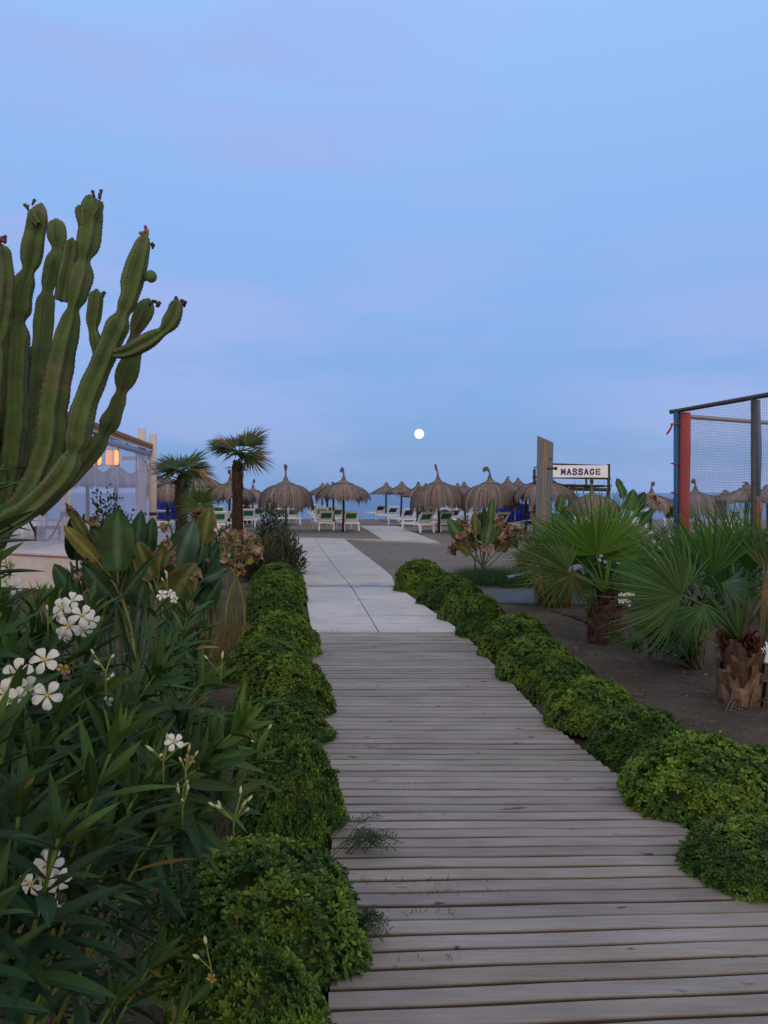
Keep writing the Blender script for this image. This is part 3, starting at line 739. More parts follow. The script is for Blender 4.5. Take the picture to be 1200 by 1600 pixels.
# low one in the middle of the left bed with few flowers
sh = [shoot(rr.uniform(215, 330), rr.uniform(930, 1080), rr.uniform(3.0, 3.8), .3) for i in range(14)]
oleander('oleander', (-1.05, 3.3, 0), sh, 'small oleander with two cream flowers behind the near ones', .13,
         [fl(253, 930, 3.0, -.2, .5, 1.0), fl(266, 928, 3.1, .4, .7, .9), fl(272, 936, 3.1, .8, .2, .8)], [(P(262, 920, 3.05), 4, .016)], group='oleanders left of the boardwalk')
# far left one with white flowers by the palm
sh = [shoot(rr.uniform(318, 362), rr.uniform(826, 860), rr.uniform(8.5, 9.5), .2) for i in range(14)]
oleander('oleander', (-2.1, 9.0, 0), sh, 'small oleander topped with white blooms in front of the tall palm trunk', .14,
         [fl(rr.uniform(322, 348), rr.uniform(822, 834), 8.7, rr.uniform(-.4, .4), .6, 1.5) for i in range(7)], (), lo=True, group='oleanders left of the boardwalk')
# right bed oleander
sh = [shoot(rr.uniform(955, 1075), rr.uniform(925, 1010), rr.uniform(6.3, 7.2), .15) for i in range(26)] + [shoot(rr.uniform(1060, 1140), rr.uniform(900, 960), rr.uniform(6.6, 7.4), .1) for i in range(8)]
oleander('oleander', G(1088, 1046), sh, 'leaning oleander with white flowers between the two right palms', .13,
         [fl(rr.uniform(964, 994), rr.uniform(928, 944), 6.35, rr.uniform(-.5, .4), .6, 1.3) for i in range(8)], (), lo=True, group='oleanders in the palm bed')
for j, (x0, x1, y0, y1, z_, lab) in enumerate([
    (985, 1090, 832, 900, 9.6, 'oleander dotted with white blooms under the red and blue pads'),
    (1085, 1230, 825, 900, 9.0, 'oleander hedge bush with white dots behind the right net post'),
    (905, 985, 850, 905, 10.6, 'dark oleander filling the gap behind the left fan palm')]):
    sh = [shoot(rr.uniform(x0, x1), rr.uniform(y0, y1), z_ + rr.uniform(-.6, .6), .1) for i in range(44)]
    oleander('oleander', G((x0 + x1) / 2, 770 + 1848 / z_), sh, lab, .15,
             [fl(rr.uniform(x0, x1), rr.uniform(y0, y1 - 20), z_ - .6, rr.uniform(-.5, .5), .6, 1.2) for i in range(16)], (), lo=True, group='oleanders in the palm bed')

# ------------------------------------------------------------------ fan palms
def fan(mb, C, d, nv, rad, span=200, nseg=34, split=.42, droop=.25, col=(.05, .12, .03), tipcol=None, jit=.06, petw=.012, origin=None, tipdroop=.12):
    """fan leaf; C hastula point, d direction of the middle, nv plane normal"""
    Rm = frame(d, nv); C = np.asarray(C, float); sp = R(span); dth = sp / nseg
    col = np.asarray(col, float); tipcol = col * 1.15 if tipcol is None else np.asarray(tipcol, float)
    T = np.array([0, .22, .45, split, .5 * (split + 1), .85 + .0 * split, 1.0]); T.sort()
    V, Cc, Fq = [], [], []
    for i in range(nseg):
        th = -sp / 2 + (i + .5) * dth; L_ = rad * (.74 + .26 * math.cos(th * .62)) * (1 + rng.normal(0, jit))
        dr = droop * (1 + .6 * abs(th) / 2) + rng.normal(0, .055); lat = rng.normal(0, .06)
        cs = col * rng.uniform(.6, 1.4)
        td = tipdroop * rng.uniform(0, 2.0)
        for t in T:
            r_ = L_ * t; hw = math.tan(dth / 2) * r_ * 1.02
            if t > split: hw = math.tan(dth / 2) * L_ * split * (1 - (t - split) / (1 - split)) ** .9 * .88 + .0005
            zz = -dr * L_ * t * t + (-(td) * L_ * max(0, t - split) ** 2 * 3)
            tl = th + lat * max(0, t - split) * 2
            cx, cy = math.sin(tl), math.cos(tl)
            for s_, rz_ in ((-1, -.75), (0, .75), (1, -.75)):
                V.append((cx * r_ + s_ * hw * cy, cy * r_ - s_ * hw * cx, zz + rz_ * hw))
                Cc.append(cs * (1 - t) + tipcol * t * (cs / (col + 1e-6)).mean() if t < .95 else tipcol * .9)
        b = i * len(T) * 3
        for k_ in range(len(T) - 1):
            for s_ in range(2): a = b + k_ * 3 + s_; Fq.append([a, a + 1, a + 4, a + 3])
    V = np.array(V) @ Rm.T + C
    mb.add(V, Fq, np.clip(np.array(Cc), 0, 1))
    if origin is not None:
        o_ = np.asarray(origin, float); mid = (o_ + C) / 2 + np.array([0, 0, .12]) * np.linalg.norm(C - o_)
        mb.tube(bez(o_, mid, C, 8), np.linspace(petw * 1.3, petw * .6, 8), 6, col * 1.25 + np.array([.02, .02, 0]))
def boots_trunk(mb, r0, r1, h, rows=7, per=8, col=(.20, .10, .06), tilt=.35, L_=.16, seed=0):
    rg = random.Random(seed); mb.lathe([(r0 * .80, -.05), (r0 * .84, h * .3), (r1 * .85, h), (.01, h + .02)], 20, np.array(col) * .35, jit=.03)
    for k in range(rows):
        for j in range(per):
            a = (j + .5 * (k % 2)) * 2 * math.pi / per + rg.uniform(-.06, .06); z0 = h * (k - .3) / rows; t = k / rows; rb = r0 + (r1 - r0) * t
            ro = np.array([math.cos(a), math.sin(a), 0]); ta = np.array([-math.sin(a), math.cos(a), 0]); up = np.array([0, 0, 1.0])
            L2 = L_ * rg.uniform(.85, 1.15); lean = rg.uniform(-.5, .5); wd = rb * math.tan(math.pi / per) * 1.25
            c = np.array(col) * rg.uniform(.5, 1.35); V = []
            for s_, (w_, off, dz) in enumerate([(1.25, .004, 0), (1.05, .014, .35), (.72, .022, .75), (.5, .024, 1.0)]):
                p = ro * (rb * .9 + off * 1.2 + tilt * L2 * dz * .12) + up * (z0 + L2 * dz) + ta * lean * L2 * dz
                V += [p - ta * wd * w_ - ro * .012, p + ro * (.012 + .01 * (1 - dz)), p + ta * wd * w_ - ro * .012]
            b = 9; V += [V[9] - ro * .02, V[10] - ro * .03, V[11] - ro * .02]
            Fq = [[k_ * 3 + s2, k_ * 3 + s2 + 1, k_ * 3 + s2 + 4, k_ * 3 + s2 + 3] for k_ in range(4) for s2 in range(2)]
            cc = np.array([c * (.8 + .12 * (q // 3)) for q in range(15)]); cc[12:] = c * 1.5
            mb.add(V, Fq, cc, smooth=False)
def palm(base, trunk_fn, crown_c, fronds, label, cat='palm', group=None, trunkname='trunk'):
    base = np.asarray(base, float); root = thing('fan_palm', label, cat, tuple(base), group=group)
    t = MB(); trunk_fn(t); t.build(trunkname, M['bark'], root)
    for fr in fronds:
        m_ = MB(); k = dict(fr); C = np.asarray(k.pop('C')) - base; o_ = k.pop('origin', None)
        o_ = (np.asarray(crown_c) if o_ is None else np.asarray(o_)) - base
        fan(m_, C, k.pop('d'), k.pop('n'), k.pop('r'), origin=o_, **k); m_.build('frond', M['frond'], root)
    return root
vivid = (.080, .175, .020); deep = (.042, .120, .022); blueg = (.060, .135, .045); dry = (.20, .145, .08); olive = (.085, .12, .035)
# left of the right bed: brown trunk
bB = G(945, 1006)
def tB(t):
    boots_trunk(t, .165, .12, .50, 7, 9, (.085, .045, .036), L_=.14, seed=3)
    for k in range(40):
        a = rng.uniform(0, 6.28); z_ = rng.uniform(.4, .72); r_ = rng.uniform(.06, .16)
        p0 = np.array([math.cos(a) * r_, math.sin(a) * r_, z_ - .2]); t.tube([p0, p0 + [math.cos(a) * .06, math.sin(a) * .06, .12], p0 + [math.cos(a) * .20, math.sin(a) * .2, .14 + rng.uniform(-.1, .08)]], [.010, .007, .002], 5, (.10, .065, .04))
cB = bB + [0, 0, .52]
frB = [dict(C=P(932, 868, 7.75), d=(-.12, -.15, 1), n=(0, -1, -.1), r=.82, span=170, nseg=50, col=vivid, droop=.06, tipdroop=.03),
       dict(C=P(950, 874, 7.9), d=(.75, -.1, .75), n=(-.1, -1, .1), r=.74, span=120, nseg=26, col=vivid, droop=.1),
       dict(C=P(918, 872, 8.2), d=(-.5, .3, .9), n=(.1, -1, .4), r=.74, span=170, nseg=32, col=deep, droop=.12),
       dict(C=P(887, 893, 7.5), d=(-1, -.25, .42), n=(.2, -1, .3), r=.56, span=215, nseg=50, col=(.065, .125, .03), droop=.22, tipdroop=.15),
       dict(C=P(893, 898, 7.45), d=(-.35, -.2, -1), n=(.1, -1, -.2), r=.34, span=190, nseg=26, col=olive, droop=.1),
       dict(C=P(960, 850, 8.4), d=(.2, .4, 1), n=(0, -1, .3), r=.62, span=170, nseg=32, col=vivid, droop=.15),
       dict(C=P(885, 860, 8.3), d=(-.9, .3, .7), n=(.1, -1, .6), r=.6, span=180, nseg=32, col=deep, droop=.15),
       dict(C=P(965, 885, 7.6), d=(1, -.3, -.1), n=(0, -.7, 1), r=.45, span=150, nseg=26, col=deep, droop=.3)]
frB += [q_ for q_ in [dict(C=P(x_, y_, z_), d=d_, n=n_, r=r_, span=sp_, nseg=34, col=c_, droop=.25, tipdroop=.15) for x_, y_, z_, d_, n_, r_, sp_, c_ in [
    (905, 880, 8.6, (-.6, .2, .8), (.3, -1, .6), .6, 150, deep), (975, 880, 8.5, (.8, .3, .5), (-.3, -1, .5), .6, 150, deep), (925, 905, 7.8, (-.7, -.4, -.3), (.1, -1, .8), .4, 130, deep), (958, 905, 8.3, (.6, .1, -.3), (-.2, -1, .6), .42, 130, olive)]]]
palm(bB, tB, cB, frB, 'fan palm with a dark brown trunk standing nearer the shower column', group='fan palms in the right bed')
# pineapple trunk palm at the right
def extra(c, n_, rad, cols, seed, Y=None):
    rg = random.Random(seed); out = []
    for k in range(n_):
        a = rg.uniform(0, 6.28); e = rg.uniform(-.2, 1.3); d = nrm(np.array([math.cos(a), math.sin(a), e])); L_ = rg.uniform(.25, .5)
        out.append(dict(C=np.asarray(c) + d * L_, d=d + [0, 0, .2], n=nrm([rg.uniform(-.7, .7), -1, rg.uniform(-.2, .9)]), r=rad * rg.uniform(.7, 1.1), span=rg.uniform(110, 190), nseg=30, col=cols[k % len(cols)], droop=rg.uniform(.1, .35), tipdroop=.15))
    return out
bA = G(1156, 1098)
def tA(t):
    boots_trunk(t, .135, .105, .40, 5, 7, (.145, .092, .066), L_=.19, seed=8)
    for k in range(60):
        a = rng.uniform(0, 6.28); p0 = np.array([math.cos(a) * .10, math.sin(a) * .10, rng.uniform(.36, .50)])
        t.tube([p0, p0 + [math.cos(a) * .05, math.sin(a) * .05, .05], p0 + [math.cos(a) * .08, math.sin(a) * .08, rng.uniform(-.02, .1)]], [.012, .009, .003], 5, (.10, .035, .025))
    for k in range(14):
        a = rng.uniform(0, 6.28); p0 = np.array([math.cos(a) * .16, math.sin(a) * .16, .06]); L_ = rng.uniform(.12, .3)
        t.tube([p0, p0 + [math.cos(a) * L_ * .6, math.sin(a) * L_ * .6, 0], p0 + [math.cos(a) * L_, math.sin(a) * L_, -.055]], [.007, .005, .002], 5, (.14, .11, .09))
cA = bA + [0, 0, .46]
frA = [dict(C=P(1112, 900, 5.5), d=(.05, -.05, 1), n=(.05, -1, -.1), r=.60, span=110, nseg=30, col=deep, droop=.05, tipdroop=.02),
       dict(C=P(1064, 930, 5.15), d=(-.85, -.2, .6), n=(.15, -1, .2), r=.56, span=225, nseg=56, col=(.060, .125, .035), droop=.20, tipdroop=.12, split=.46),
       dict(C=P(1128, 912, 5.2), d=(1, -.2, -.45), n=(.1, -1, .4), r=.32, span=120, nseg=26, col=(.06, .13, .08), droop=.35),
       dict(C=P(1168, 890, 5.7), d=(.25, 0, 1), n=(-.1, -1, .0), r=.58, span=120, nseg=30, col=deep, droop=.08),
       dict(C=P(1145, 880, 5.9), d=(-.1, .4, 1), n=(0, -1, .3), r=.60, span=150, nseg=30, col=vivid, droop=.1),
       dict(C=P(1200, 900, 5.5), d=(.9, 0, .6), n=(-.3, -1, .3), r=.5, span=180, nseg=30, col=olive, droop=.15),
       dict(C=P(1190, 925, 5.3), d=(.9, -.2, -.2), n=(-.1, -1, .5), r=.42, span=170, nseg=26, col=dry, droop=.3),
       dict(C=P(1070, 890, 5.8), d=(-.7, .4, .9), n=(.2, -1, .4), r=.5, span=190, nseg=32, col=deep, droop=.1),
       dict(C=P(1100, 945, 5.0), d=(-.2, -.3, -1), n=(0, -1, -.3), r=.26, span=140, nseg=20, col=blueg, droop=.15)]
frA += [dict(C=P(x_, y_, z_), d=d_, n=n_, r=r_, span=sp_, nseg=34, col=c_, droop=.22, tipdroop=.15) for x_, y_, z_, d_, n_, r_, sp_, c_ in [
    (1090, 905, 6.0, (-.4, .2, 1), (.3, -1, .4), .5, 130, deep), (1135, 930, 5.9, (.4, .3, .8), (-.4, -1, .5), .5, 150, deep), (1180, 960, 5.6, (.8, -.1, -.2), (0, -1, .7), .34, 130, deep), (1085, 960, 5.7, (-.7, .1, -.4), (.3, -1, .6), .34, 130, blueg)]]
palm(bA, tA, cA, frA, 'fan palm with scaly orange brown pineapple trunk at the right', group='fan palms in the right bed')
# far clump with cut stalk base
bC = G(868, 948)
def tC(t):
    for k in range(60):
        a = rng.uniform(0, 6.28); r_ = rng.uniform(0, .24); p0 = np.array([math.cos(a) * r_, math.sin(a) * r_ * .8, -.03]); h_ = rng.uniform(.35, .62)
        c = np.array([.15, .085, .045]) * rng.uniform(.5, 1.4)
        t.tube([p0, p0 + [math.cos(a) * .04, math.sin(a) * .04, h_ * .5], p0 + [math.cos(a) * .10, math.sin(a) * .10, h_]], [.026, .022, .015], 6, c)
frC = []
for a, e, r_, c in [(-60, .5, .42, olive), (-25, 1.1, .45, vivid), (20, 1.2, .42, deep), (60, .7, .4, deep), (110, .5, .36, olive), (-100, .4, .38, deep), (160, .7, .4, deep), (-40, .1, .36, dry)]:
    d = np.array([math.sin(R(a)), -math.cos(R(a)) * .8, e]); frC.append(dict(C=bC + [0, 0, .5] + nrm(d) * .38, d=d, n=nrm(np.array([-d[0] * .4, -1, .5])), r=r_, span=190, nseg=26, col=c, droop=.2))
palm(bC, tC, bC + [0, 0, .5], frC, 'low palm clump of cut brown stalks right behind the shower column', group='fan palms in the right bed')
# tall trunk palm, left
def crown(center, n_, rad, cols, seed, pet=.25, zlo=-.5, zhi=1.2, span=150, nseg=22):
    rg = random.Random(seed); out = []
    for k in range(n_):
        a = k * 2.4 + rg.uniform(-.3, .3); e = zlo + (zhi - zlo) * ((k * .618) % 1)
        d = nrm(np.array([math.cos(a), math.sin(a), e])); C = np.asarray(center) + d * pet * rg.uniform(.8, 1.2)
        sidev = np.cross(d, (0, 0, 1)); n2 = nrm(np.cross(nrm(sidev), d) * .8 + rg.uniform(-.4, .4) * nrm(sidev) + np.array([0, -.8, .1]))
        c = cols[k % len(cols)]
        if e < -.25 and rg.random() < .6: c = dry
        out.append(dict(C=C, d=d, n=n2, r=rad * rg.uniform(.85, 1.1), span=span, nseg=nseg, col=c, tipcol=np.array(c) * .8 + np.array([.05, .035, .02]), split=.42, droop=.07, tipdroop=.08, petw=.010))
    return out
def hairy_trunk(t, r0, r1, h, top=.5, seed=1, col=(.060, .038, .028)):
    t.lathe([(r0, -.05), (r0 * .95, h * .3), (r1, h * .7), (r1 * 1.15, h * .95), (r1 * .7, h), (.01, h + .02)], 18, np.array(col) * .8, jit=.05)
    for k in range(900):
        z_ = rng.uniform(.02, h * .99); a = rng.uniform(0, 6.28); rb = np.interp(z_, [0, h * .7, h * .95, h], [r0, r1, r1 * 1.1, r1 * .6]); dn = z_ > h * (1 - top * .45)
        ro = np.array([math.cos(a), math.sin(a), 0]); ta = np.array([-ro[1], ro[0], 0]); L_ = rng.uniform(.05, .11) * (2.2 if dn else 1)
        p0 = ro * rb * .9 + [0, 0, z_]; tip = ro * (rb + rng.uniform(.02, .05)) + [0, 0, z_ + (-L_ if dn else L_ * .8)]
        c = np.array(col) * rng.uniform(.6, 2.2)
        t.add([p0 - ta * .012, p0 + ta * .012, tip], [[0, 1, 2]], c)
    if top:
        for k in range(26):
            a = rng.uniform(0, 6.28); ro = np.array([math.cos(a), math.sin(a), 0]); z_ = h * rng.uniform(.9, .99)
            t.tube([ro * r1 * .6 + [0, 0, z_], ro * (r1 + .08) + [0, 0, z_ + .05], ro * (r1 + rng.uniform(.10, .2)) + [0, 0, z_ + rng.uniform(-.05, .09)]], [.013, .009, .003], 5, np.array(col) * 1.6)
zT = 15.5; bT = np.array([(371 - 600) * zT / F, zT, 0]); hT = P(374, 722, zT)[2]
darkp = (.045, .085, .04); 
frT = crown(P(375, 706, zT), 26, .52, [darkp, olive, (.05, .10, .05), darkp], 5, pet=.20, zlo=-.45, zhi=1.3)
frT.append(dict(C=P(360, 698, zT), d=(-1, -.2, .75), n=(.3, -1, .2), r=.42, span=26, nseg=9, col=(.33, .17, .11), droop=.05))
palm(bT, lambda t: hairy_trunk(t, .125, .105, hT), P(374, 714, zT), frT, 'tallest fan palm with shaggy trunk rising left of the path', group='fan palms in the left bed')
zM = 12.0; bM = np.array([(284 - 600) * zM / F, zM, 0]); hM = P(284, 745, zM)[2]
frM = crown(P(284, 735, zM), 18, .42, [(.045, .10, .045), darkp, (.05, .11, .05)], 9, pet=.10, zlo=-.2, zhi=1.0)
frM += [dict(C=P(302, 738, zM), d=(1, -.1, .3), n=(-.2, -.5, 1), r=.38, span=70, nseg=14, col=(.30, .19, .10), droop=.5, tipdroop=.8),
        dict(C=P(308, 735, zM - .2), d=(1, -.3, .1), n=(-.2, -.5, 1), r=.30, span=90, nseg=14, col=(.30, .17, .09), droop=.7, tipdroop=.8)]
palm(bM, lambda t: hairy_trunk(t, .10, .09, hM, top=.3, seed=4, col=(.042, .03, .024)), P(284, 742, zM), frM, 'dark trunked fan palm with one dry leaf hanging right', group='fan palms in the left bed')
zS = 10.5; bS = np.array([(312 - 600) * zS / F, zS, 0])
frS = []
for k in range(11):
    a = R(-150 + k * 30); d = np.array([math.sin(a), -.45, math.cos(a)]); frS.append(dict(C=P(312, 788, zS) + nrm(d) * .02, d=d, n=nrm(np.array([-.5 * math.sin(a), -1, -.5 * math.cos(a)]) * -1 * -1), r=.27 * random.uniform(.85, 1.15), span=100, nseg=18,
               col=(dry if abs(k - 5) > 4 else (.085, .15, .045)), droop=.05, tipdroop=.1, petw=.006))
def tS(t): hairy_trunk(t, .09, .09, P(0, 800, zS)[2], top=.3, col=(.10, .075, .045))
palm(bS, tS, P(312, 795, zS), frS, 'short round headed fan palm between the two taller ones', group='fan palms in the left bed')

# ------------------------------------------------------------------ bird of paradise clumps
def paddle(mb, base, tip, w, facing=(0, -1, .2), col=(.04, .09, .03), curl=.0, fold=.35, droop=.1, wave=.02, n_=12, edge=None, petorg=None, petw=.012, torn=0):
    base = np.asarray(base, float); tip = np.asarray(tip, float); L_ = np.linalg.norm(tip - base); Rm = frame(tip - base, facing)
    col = np.asarray(col, float); V, C, Fq = [], [], []
    ph = rng.uniform(0, 6); xs_ = (-1, -.72, -.35, -.05, .05, .35, .72, 1)
    for i in range(n_):
        t = i / (n_ - 1); hw = w / 2 * (math.sin(math.pi * min(1, (t * .94 + .06)) ** .82) ** .62 if t < .999 else .02)
        for x in xs_:
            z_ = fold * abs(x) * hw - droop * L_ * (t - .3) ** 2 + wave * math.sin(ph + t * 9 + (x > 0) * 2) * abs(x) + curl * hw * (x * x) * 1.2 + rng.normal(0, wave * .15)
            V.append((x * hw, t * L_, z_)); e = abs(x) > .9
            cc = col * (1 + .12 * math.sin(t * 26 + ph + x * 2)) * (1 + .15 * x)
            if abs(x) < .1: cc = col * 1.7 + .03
            if edge is not None and (e or t > .93) and rng.random() < .8: cc = np.asarray(edge)
            C.append(cc)
    m = len(xs_)
    for i in range(n_ - 1):
        for j in range(m - 1):
            if torn and j in (0, m - 2) and rng.random() < torn: continue
            a = i * m + j; Fq.append([a, a + 1, a + m + 1, a + m])
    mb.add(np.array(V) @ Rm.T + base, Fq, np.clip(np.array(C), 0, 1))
    if petorg is not None:
        o_ = np.asarray(petorg, float); d = nrm(tip - base); mid = base - d * np.linalg.norm(base - o_) * .45
        mb.tube(bez(o_, mid, base + d * L_ * .05, 10), np.linspace(petw * 1.5, petw * .7, 10), 7, col * 1.1 + .015)
def crumple(mb, c, size, n_=5, col=(.28, .17, .11)):
    for k in range(n_):
        d = nrm(rng.normal(0, 1, 3) + [0, 0, -.5]); L_ = size * rng.uniform(.6, 1.2); V = []; Rm = frame(d, rng.normal(0, 1, 3)); cc = np.asarray(col) * rng.uniform(.55, 1.5); C = []
        for i in range(7):
            t = i / 6; hw = L_ * .28 * math.sin(math.pi * (t * .9 + .08)); tw = t * rng.uniform(-.4, .4)
            for x in (-1, -.3, .3, 1):
                V.append((x * hw * math.cos(t * 3), t * L_ - .3 * L_, x * hw * math.sin(t * 3) * .9 + rng.normal(0, L_ * .05) + L_ * .25 * math.sin(t * 4))); C.append(cc * rng.uniform(.8, 1.25))
        Fq = [[i * 4 + j, i * 4 + j + 1, i * 4 + j + 5, i * 4 + j + 4] for i in range(6) for j in range(3)]
        mb.add(np.array(V) @ Rm.T + np.asarray(c), Fq, np.clip(np.array(C), 0, 1))
gS = (.045, .095, .032); gD = (.022, .062, .026); gO = (.085, .10, .028); gB = (.045, .095, .062); gY = (.16, .15, .03); bE = (.25, .14, .07)
def clump(base, leaves, dries, label, Y, group, filler=0, fill_box=None):
    base = np.asarray(base, float); root = thing('bird_of_paradise_plant', label, 'bird of paradise', tuple(base), group=group)
    for (tx, ty, bx, by, w, c, dz, ed) in leaves:
        m_ = MB(); y_ = Y + dz; po = np.array([rng.normal(0, .10), rng.normal(0, .08), 0])
        fx = rng.uniform(-.35, .35); w_m = w * y_ / F
        paddle(m_, P(bx, by, y_) - base, P(tx, ty, y_ + rng.uniform(-.05, .05)) - base, w_m, (fx, -1, rng.uniform(0, .4)), c, fold=rng.uniform(.15, .4), edge=bE if ed else None, petorg=po, petw=.011, wave=.012 + w_m * .02, torn=.12 if ed else 0)
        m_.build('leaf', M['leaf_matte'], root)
    if dries:
        m_ = MB()
        for (x, y, s_, n_, dz) in dries:
            crumple(m_, P(x, y, Y + dz) - base, s_ * .8, n_ + 2, (.26, .17, .115))
        m_.build('withered_leaves', M['leaf_matte'], root)
    if filler:
        x0, x1, y0, y1 = fill_box; m_ = MB()
        for k in range(filler):
            x, y = rng.uniform(x0, x1), rng.uniform(y0, y1); b_ = P(x, y, Y + rng.uniform(0, .7)) - base; d = nrm(np.array([rng.normal(0, .6), rng.normal(0, .4), 1]))
            Lf = rng.uniform(.25, .42); c = [gD, gS, gO, gD][rng.integers(4)]
            paddle(m_, b_, b_ + d * Lf, Lf * .42, (rng.normal(0, .5), -1, .3), np.array(c) * .9, edge=bE if rng.random() < .4 else None, petorg=[rng.normal(0, .12), rng.normal(0, .1), 0])
        m_.build('inner_leaves', M['leaf_matte'], root)
    return root
Y0 = 4.9
clump((P(190, 900, Y0)[0], Y0 + .1, 0),
      [(184, 794, 184, 892, 56, gS, 0, 0), (219, 795, 213, 882, 30, gD, .15, 0), (102, 785, 142, 850, 18, gO, .1, 1), (98, 820, 152, 876, 24, gY, 0, 1),
       (140, 822, 188, 868, 38, gS, .2, 0), (128, 880, 172, 930, 30, gD, -.1, 0), (214, 846, 240, 905, 38, gO, .1, 1), (242, 868, 192, 930, 17, gD, -.2, 0),
       (166, 806, 200, 862, 34, gS, .3, 1), (108, 893, 112, 940, 14, gD, -.1, 0), (256, 842, 248, 896, 25, gO, .2, 1), (238, 808, 232, 866, 26, gD, .4, 0),
       (128, 850, 165, 905, 20, gY, .1, 1), (205, 880, 205, 945, 30, gS, .2, 1), (160, 890, 190, 950, 26, gD, 0, 0), (230, 890, 215, 950, 30, gD, .1, 0)],
      [(145, 812, .10, 7, .1), (108, 795, .07, 5, 0), (256, 822, .10, 8, .3), (125, 900, .08, 5, 0), (140, 930, .09, 6, 0), (262, 850, .08, 5, .2), (190, 935, .08, 5, .1)],
      'large bird of paradise clump with broad upright leaves before the pavilion', Y0, 'bird of paradise clumps on the left', 14, (110, 250, 860, 960))
Y1 = 5.8
clump((P(285, 900, Y1)[0], Y1 + .1, 0),
      [(303, 812, 274, 896, 46, gB, -.2, 0), (328, 793, 318, 846, 34, gO, .1, 1), (304, 880, 262, 948, 54, gO, -.4, 1), (262, 842, 262, 885, 24, gO, 0, 0),
       (362, 884, 316, 908, 16, gB, -.3, 0), (322, 850, 302, 905, 32, gD, .1, 0), (290, 865, 280, 930, 40, gO, -.1, 1), (345, 905, 318, 950, 28, gD, -.1, 0), (250, 880, 262, 940, 34, gD, 0, 1), (276, 830, 262, 880, 22, gS, .3, 1)],
      [(270, 876, .10, 6, -.3), (306, 896, .13, 8, -.4), (358, 880, .14, 6, -.3), (374, 888, .12, 5, -.3), (398, 864, .15, 8, .3), (388, 855, .10, 6, .4), (352, 868, .08, 5, 0), (300, 925, .07, 4, -.4), (322, 876, .07, 5, 0)],
      'bird of paradise clump with bluish and brown curled leaves left of the soil strip', Y1, 'bird of paradise clumps on the left', 10, (265, 335, 880, 950))
Y2 = 8.2
clump((P(375, 860, Y2)[0], Y2, 0), [(350, 830, 352, 870, 18, gO, 0, 1), (372, 828, 368, 868, 14, gY, .1, 1), (395, 832, 380, 872, 16, gO, 0, 1), (412, 852, 385, 880, 14, gY, -.1, 1), (340, 855, 360, 885, 14, gY, -.1, 1)],
      [(x, y, .13, 4, rr.uniform(-.3, .3)) for x, y in [(352, 838), (364, 832), (378, 834), (390, 838), (398, 846), (370, 848), (384, 856), (356, 852), (345, 866), (372, 868), (366, 842), (392, 868), (404, 872)]],
      'mostly withered orange brown clump at the foot of the tall palm', Y2, 'bird of paradise clumps on the left')
Y3 = 15.2
clump(G(752, 892), [(771, 777, 763, 828, 16, gS, 0, 0), (741, 800, 744, 836, 17, gO, -.1, 1), (700, 810, 722, 845, 25, gS, -.2, 0), (768, 810, 760, 850, 24, gS, -.2, 0), (757, 790, 755, 830, 12, gD, .1, 0),
                    (712, 845, 735, 866, 18, gO, -.1, 1), (795, 835, 775, 862, 18, gO, -.1, 1), (808, 828, 785, 862, 16, gO, 0, 1), (725, 812, 738, 850, 14, gD, .1, 1), (785, 812, 770, 850, 14, gO, .1, 1), (750, 800, 750, 845, 14, gD, .2, 0)],
      [(x, y, .30, 7, rr.uniform(-.3, .3)) for x, y in [(720, 815), (728, 825), (735, 838), (716, 852), (708, 860), (730, 855), (780, 812), (790, 822), (798, 835), (806, 845), (786, 842), (815, 838), (775, 830), (760, 858), (745, 850), (722, 838), (808, 828), (824, 842)]],
      'bird of paradise with curled brown leaves in the open sand behind the right hedge', Y3, 'bird of paradise clumps on the right')
Y4 = 11.6
clump((P(975, 800, Y4)[0], Y4, 0), [(964, 747, 974, 778, 16, gS, 0, 0), (990, 764, 984, 798, 20, gS, .1, 0), (1008, 768, 992, 800, 18, gD, .2, 0), (1022, 794, 1000, 820, 14, gD, 0, 0)],
      [(1020, 778, .15, 5, .1), (1028, 785, .12, 5, 0), (1012, 788, .10, 4, 0)], 'bird of paradise rising behind the left fan palm by the coloured pads', Y4, 'bird of paradise clumps on the right')
Y5 = 12.4
clump((P(878, 830, Y5)[0], Y5, 0), [(878, 772, 872, 800, 16, gS, 0, 0), (888, 790, 876, 815, 14, gD, .1, 0), (866, 800, 868, 830, 16, gS, 0, 1), (893, 800, 882, 835, 14, gD, 0, 0), (830, 800, 845, 835, 16, gO, -.2, 1), (838, 815, 850, 850, 15, gO, -.2, 1)],
      [(888, 795, .10, 4, 0), (840, 828, .10, 5, -.1)], 'bird of paradise tucked right behind the shower column', Y5, 'bird of paradise clumps on the right')

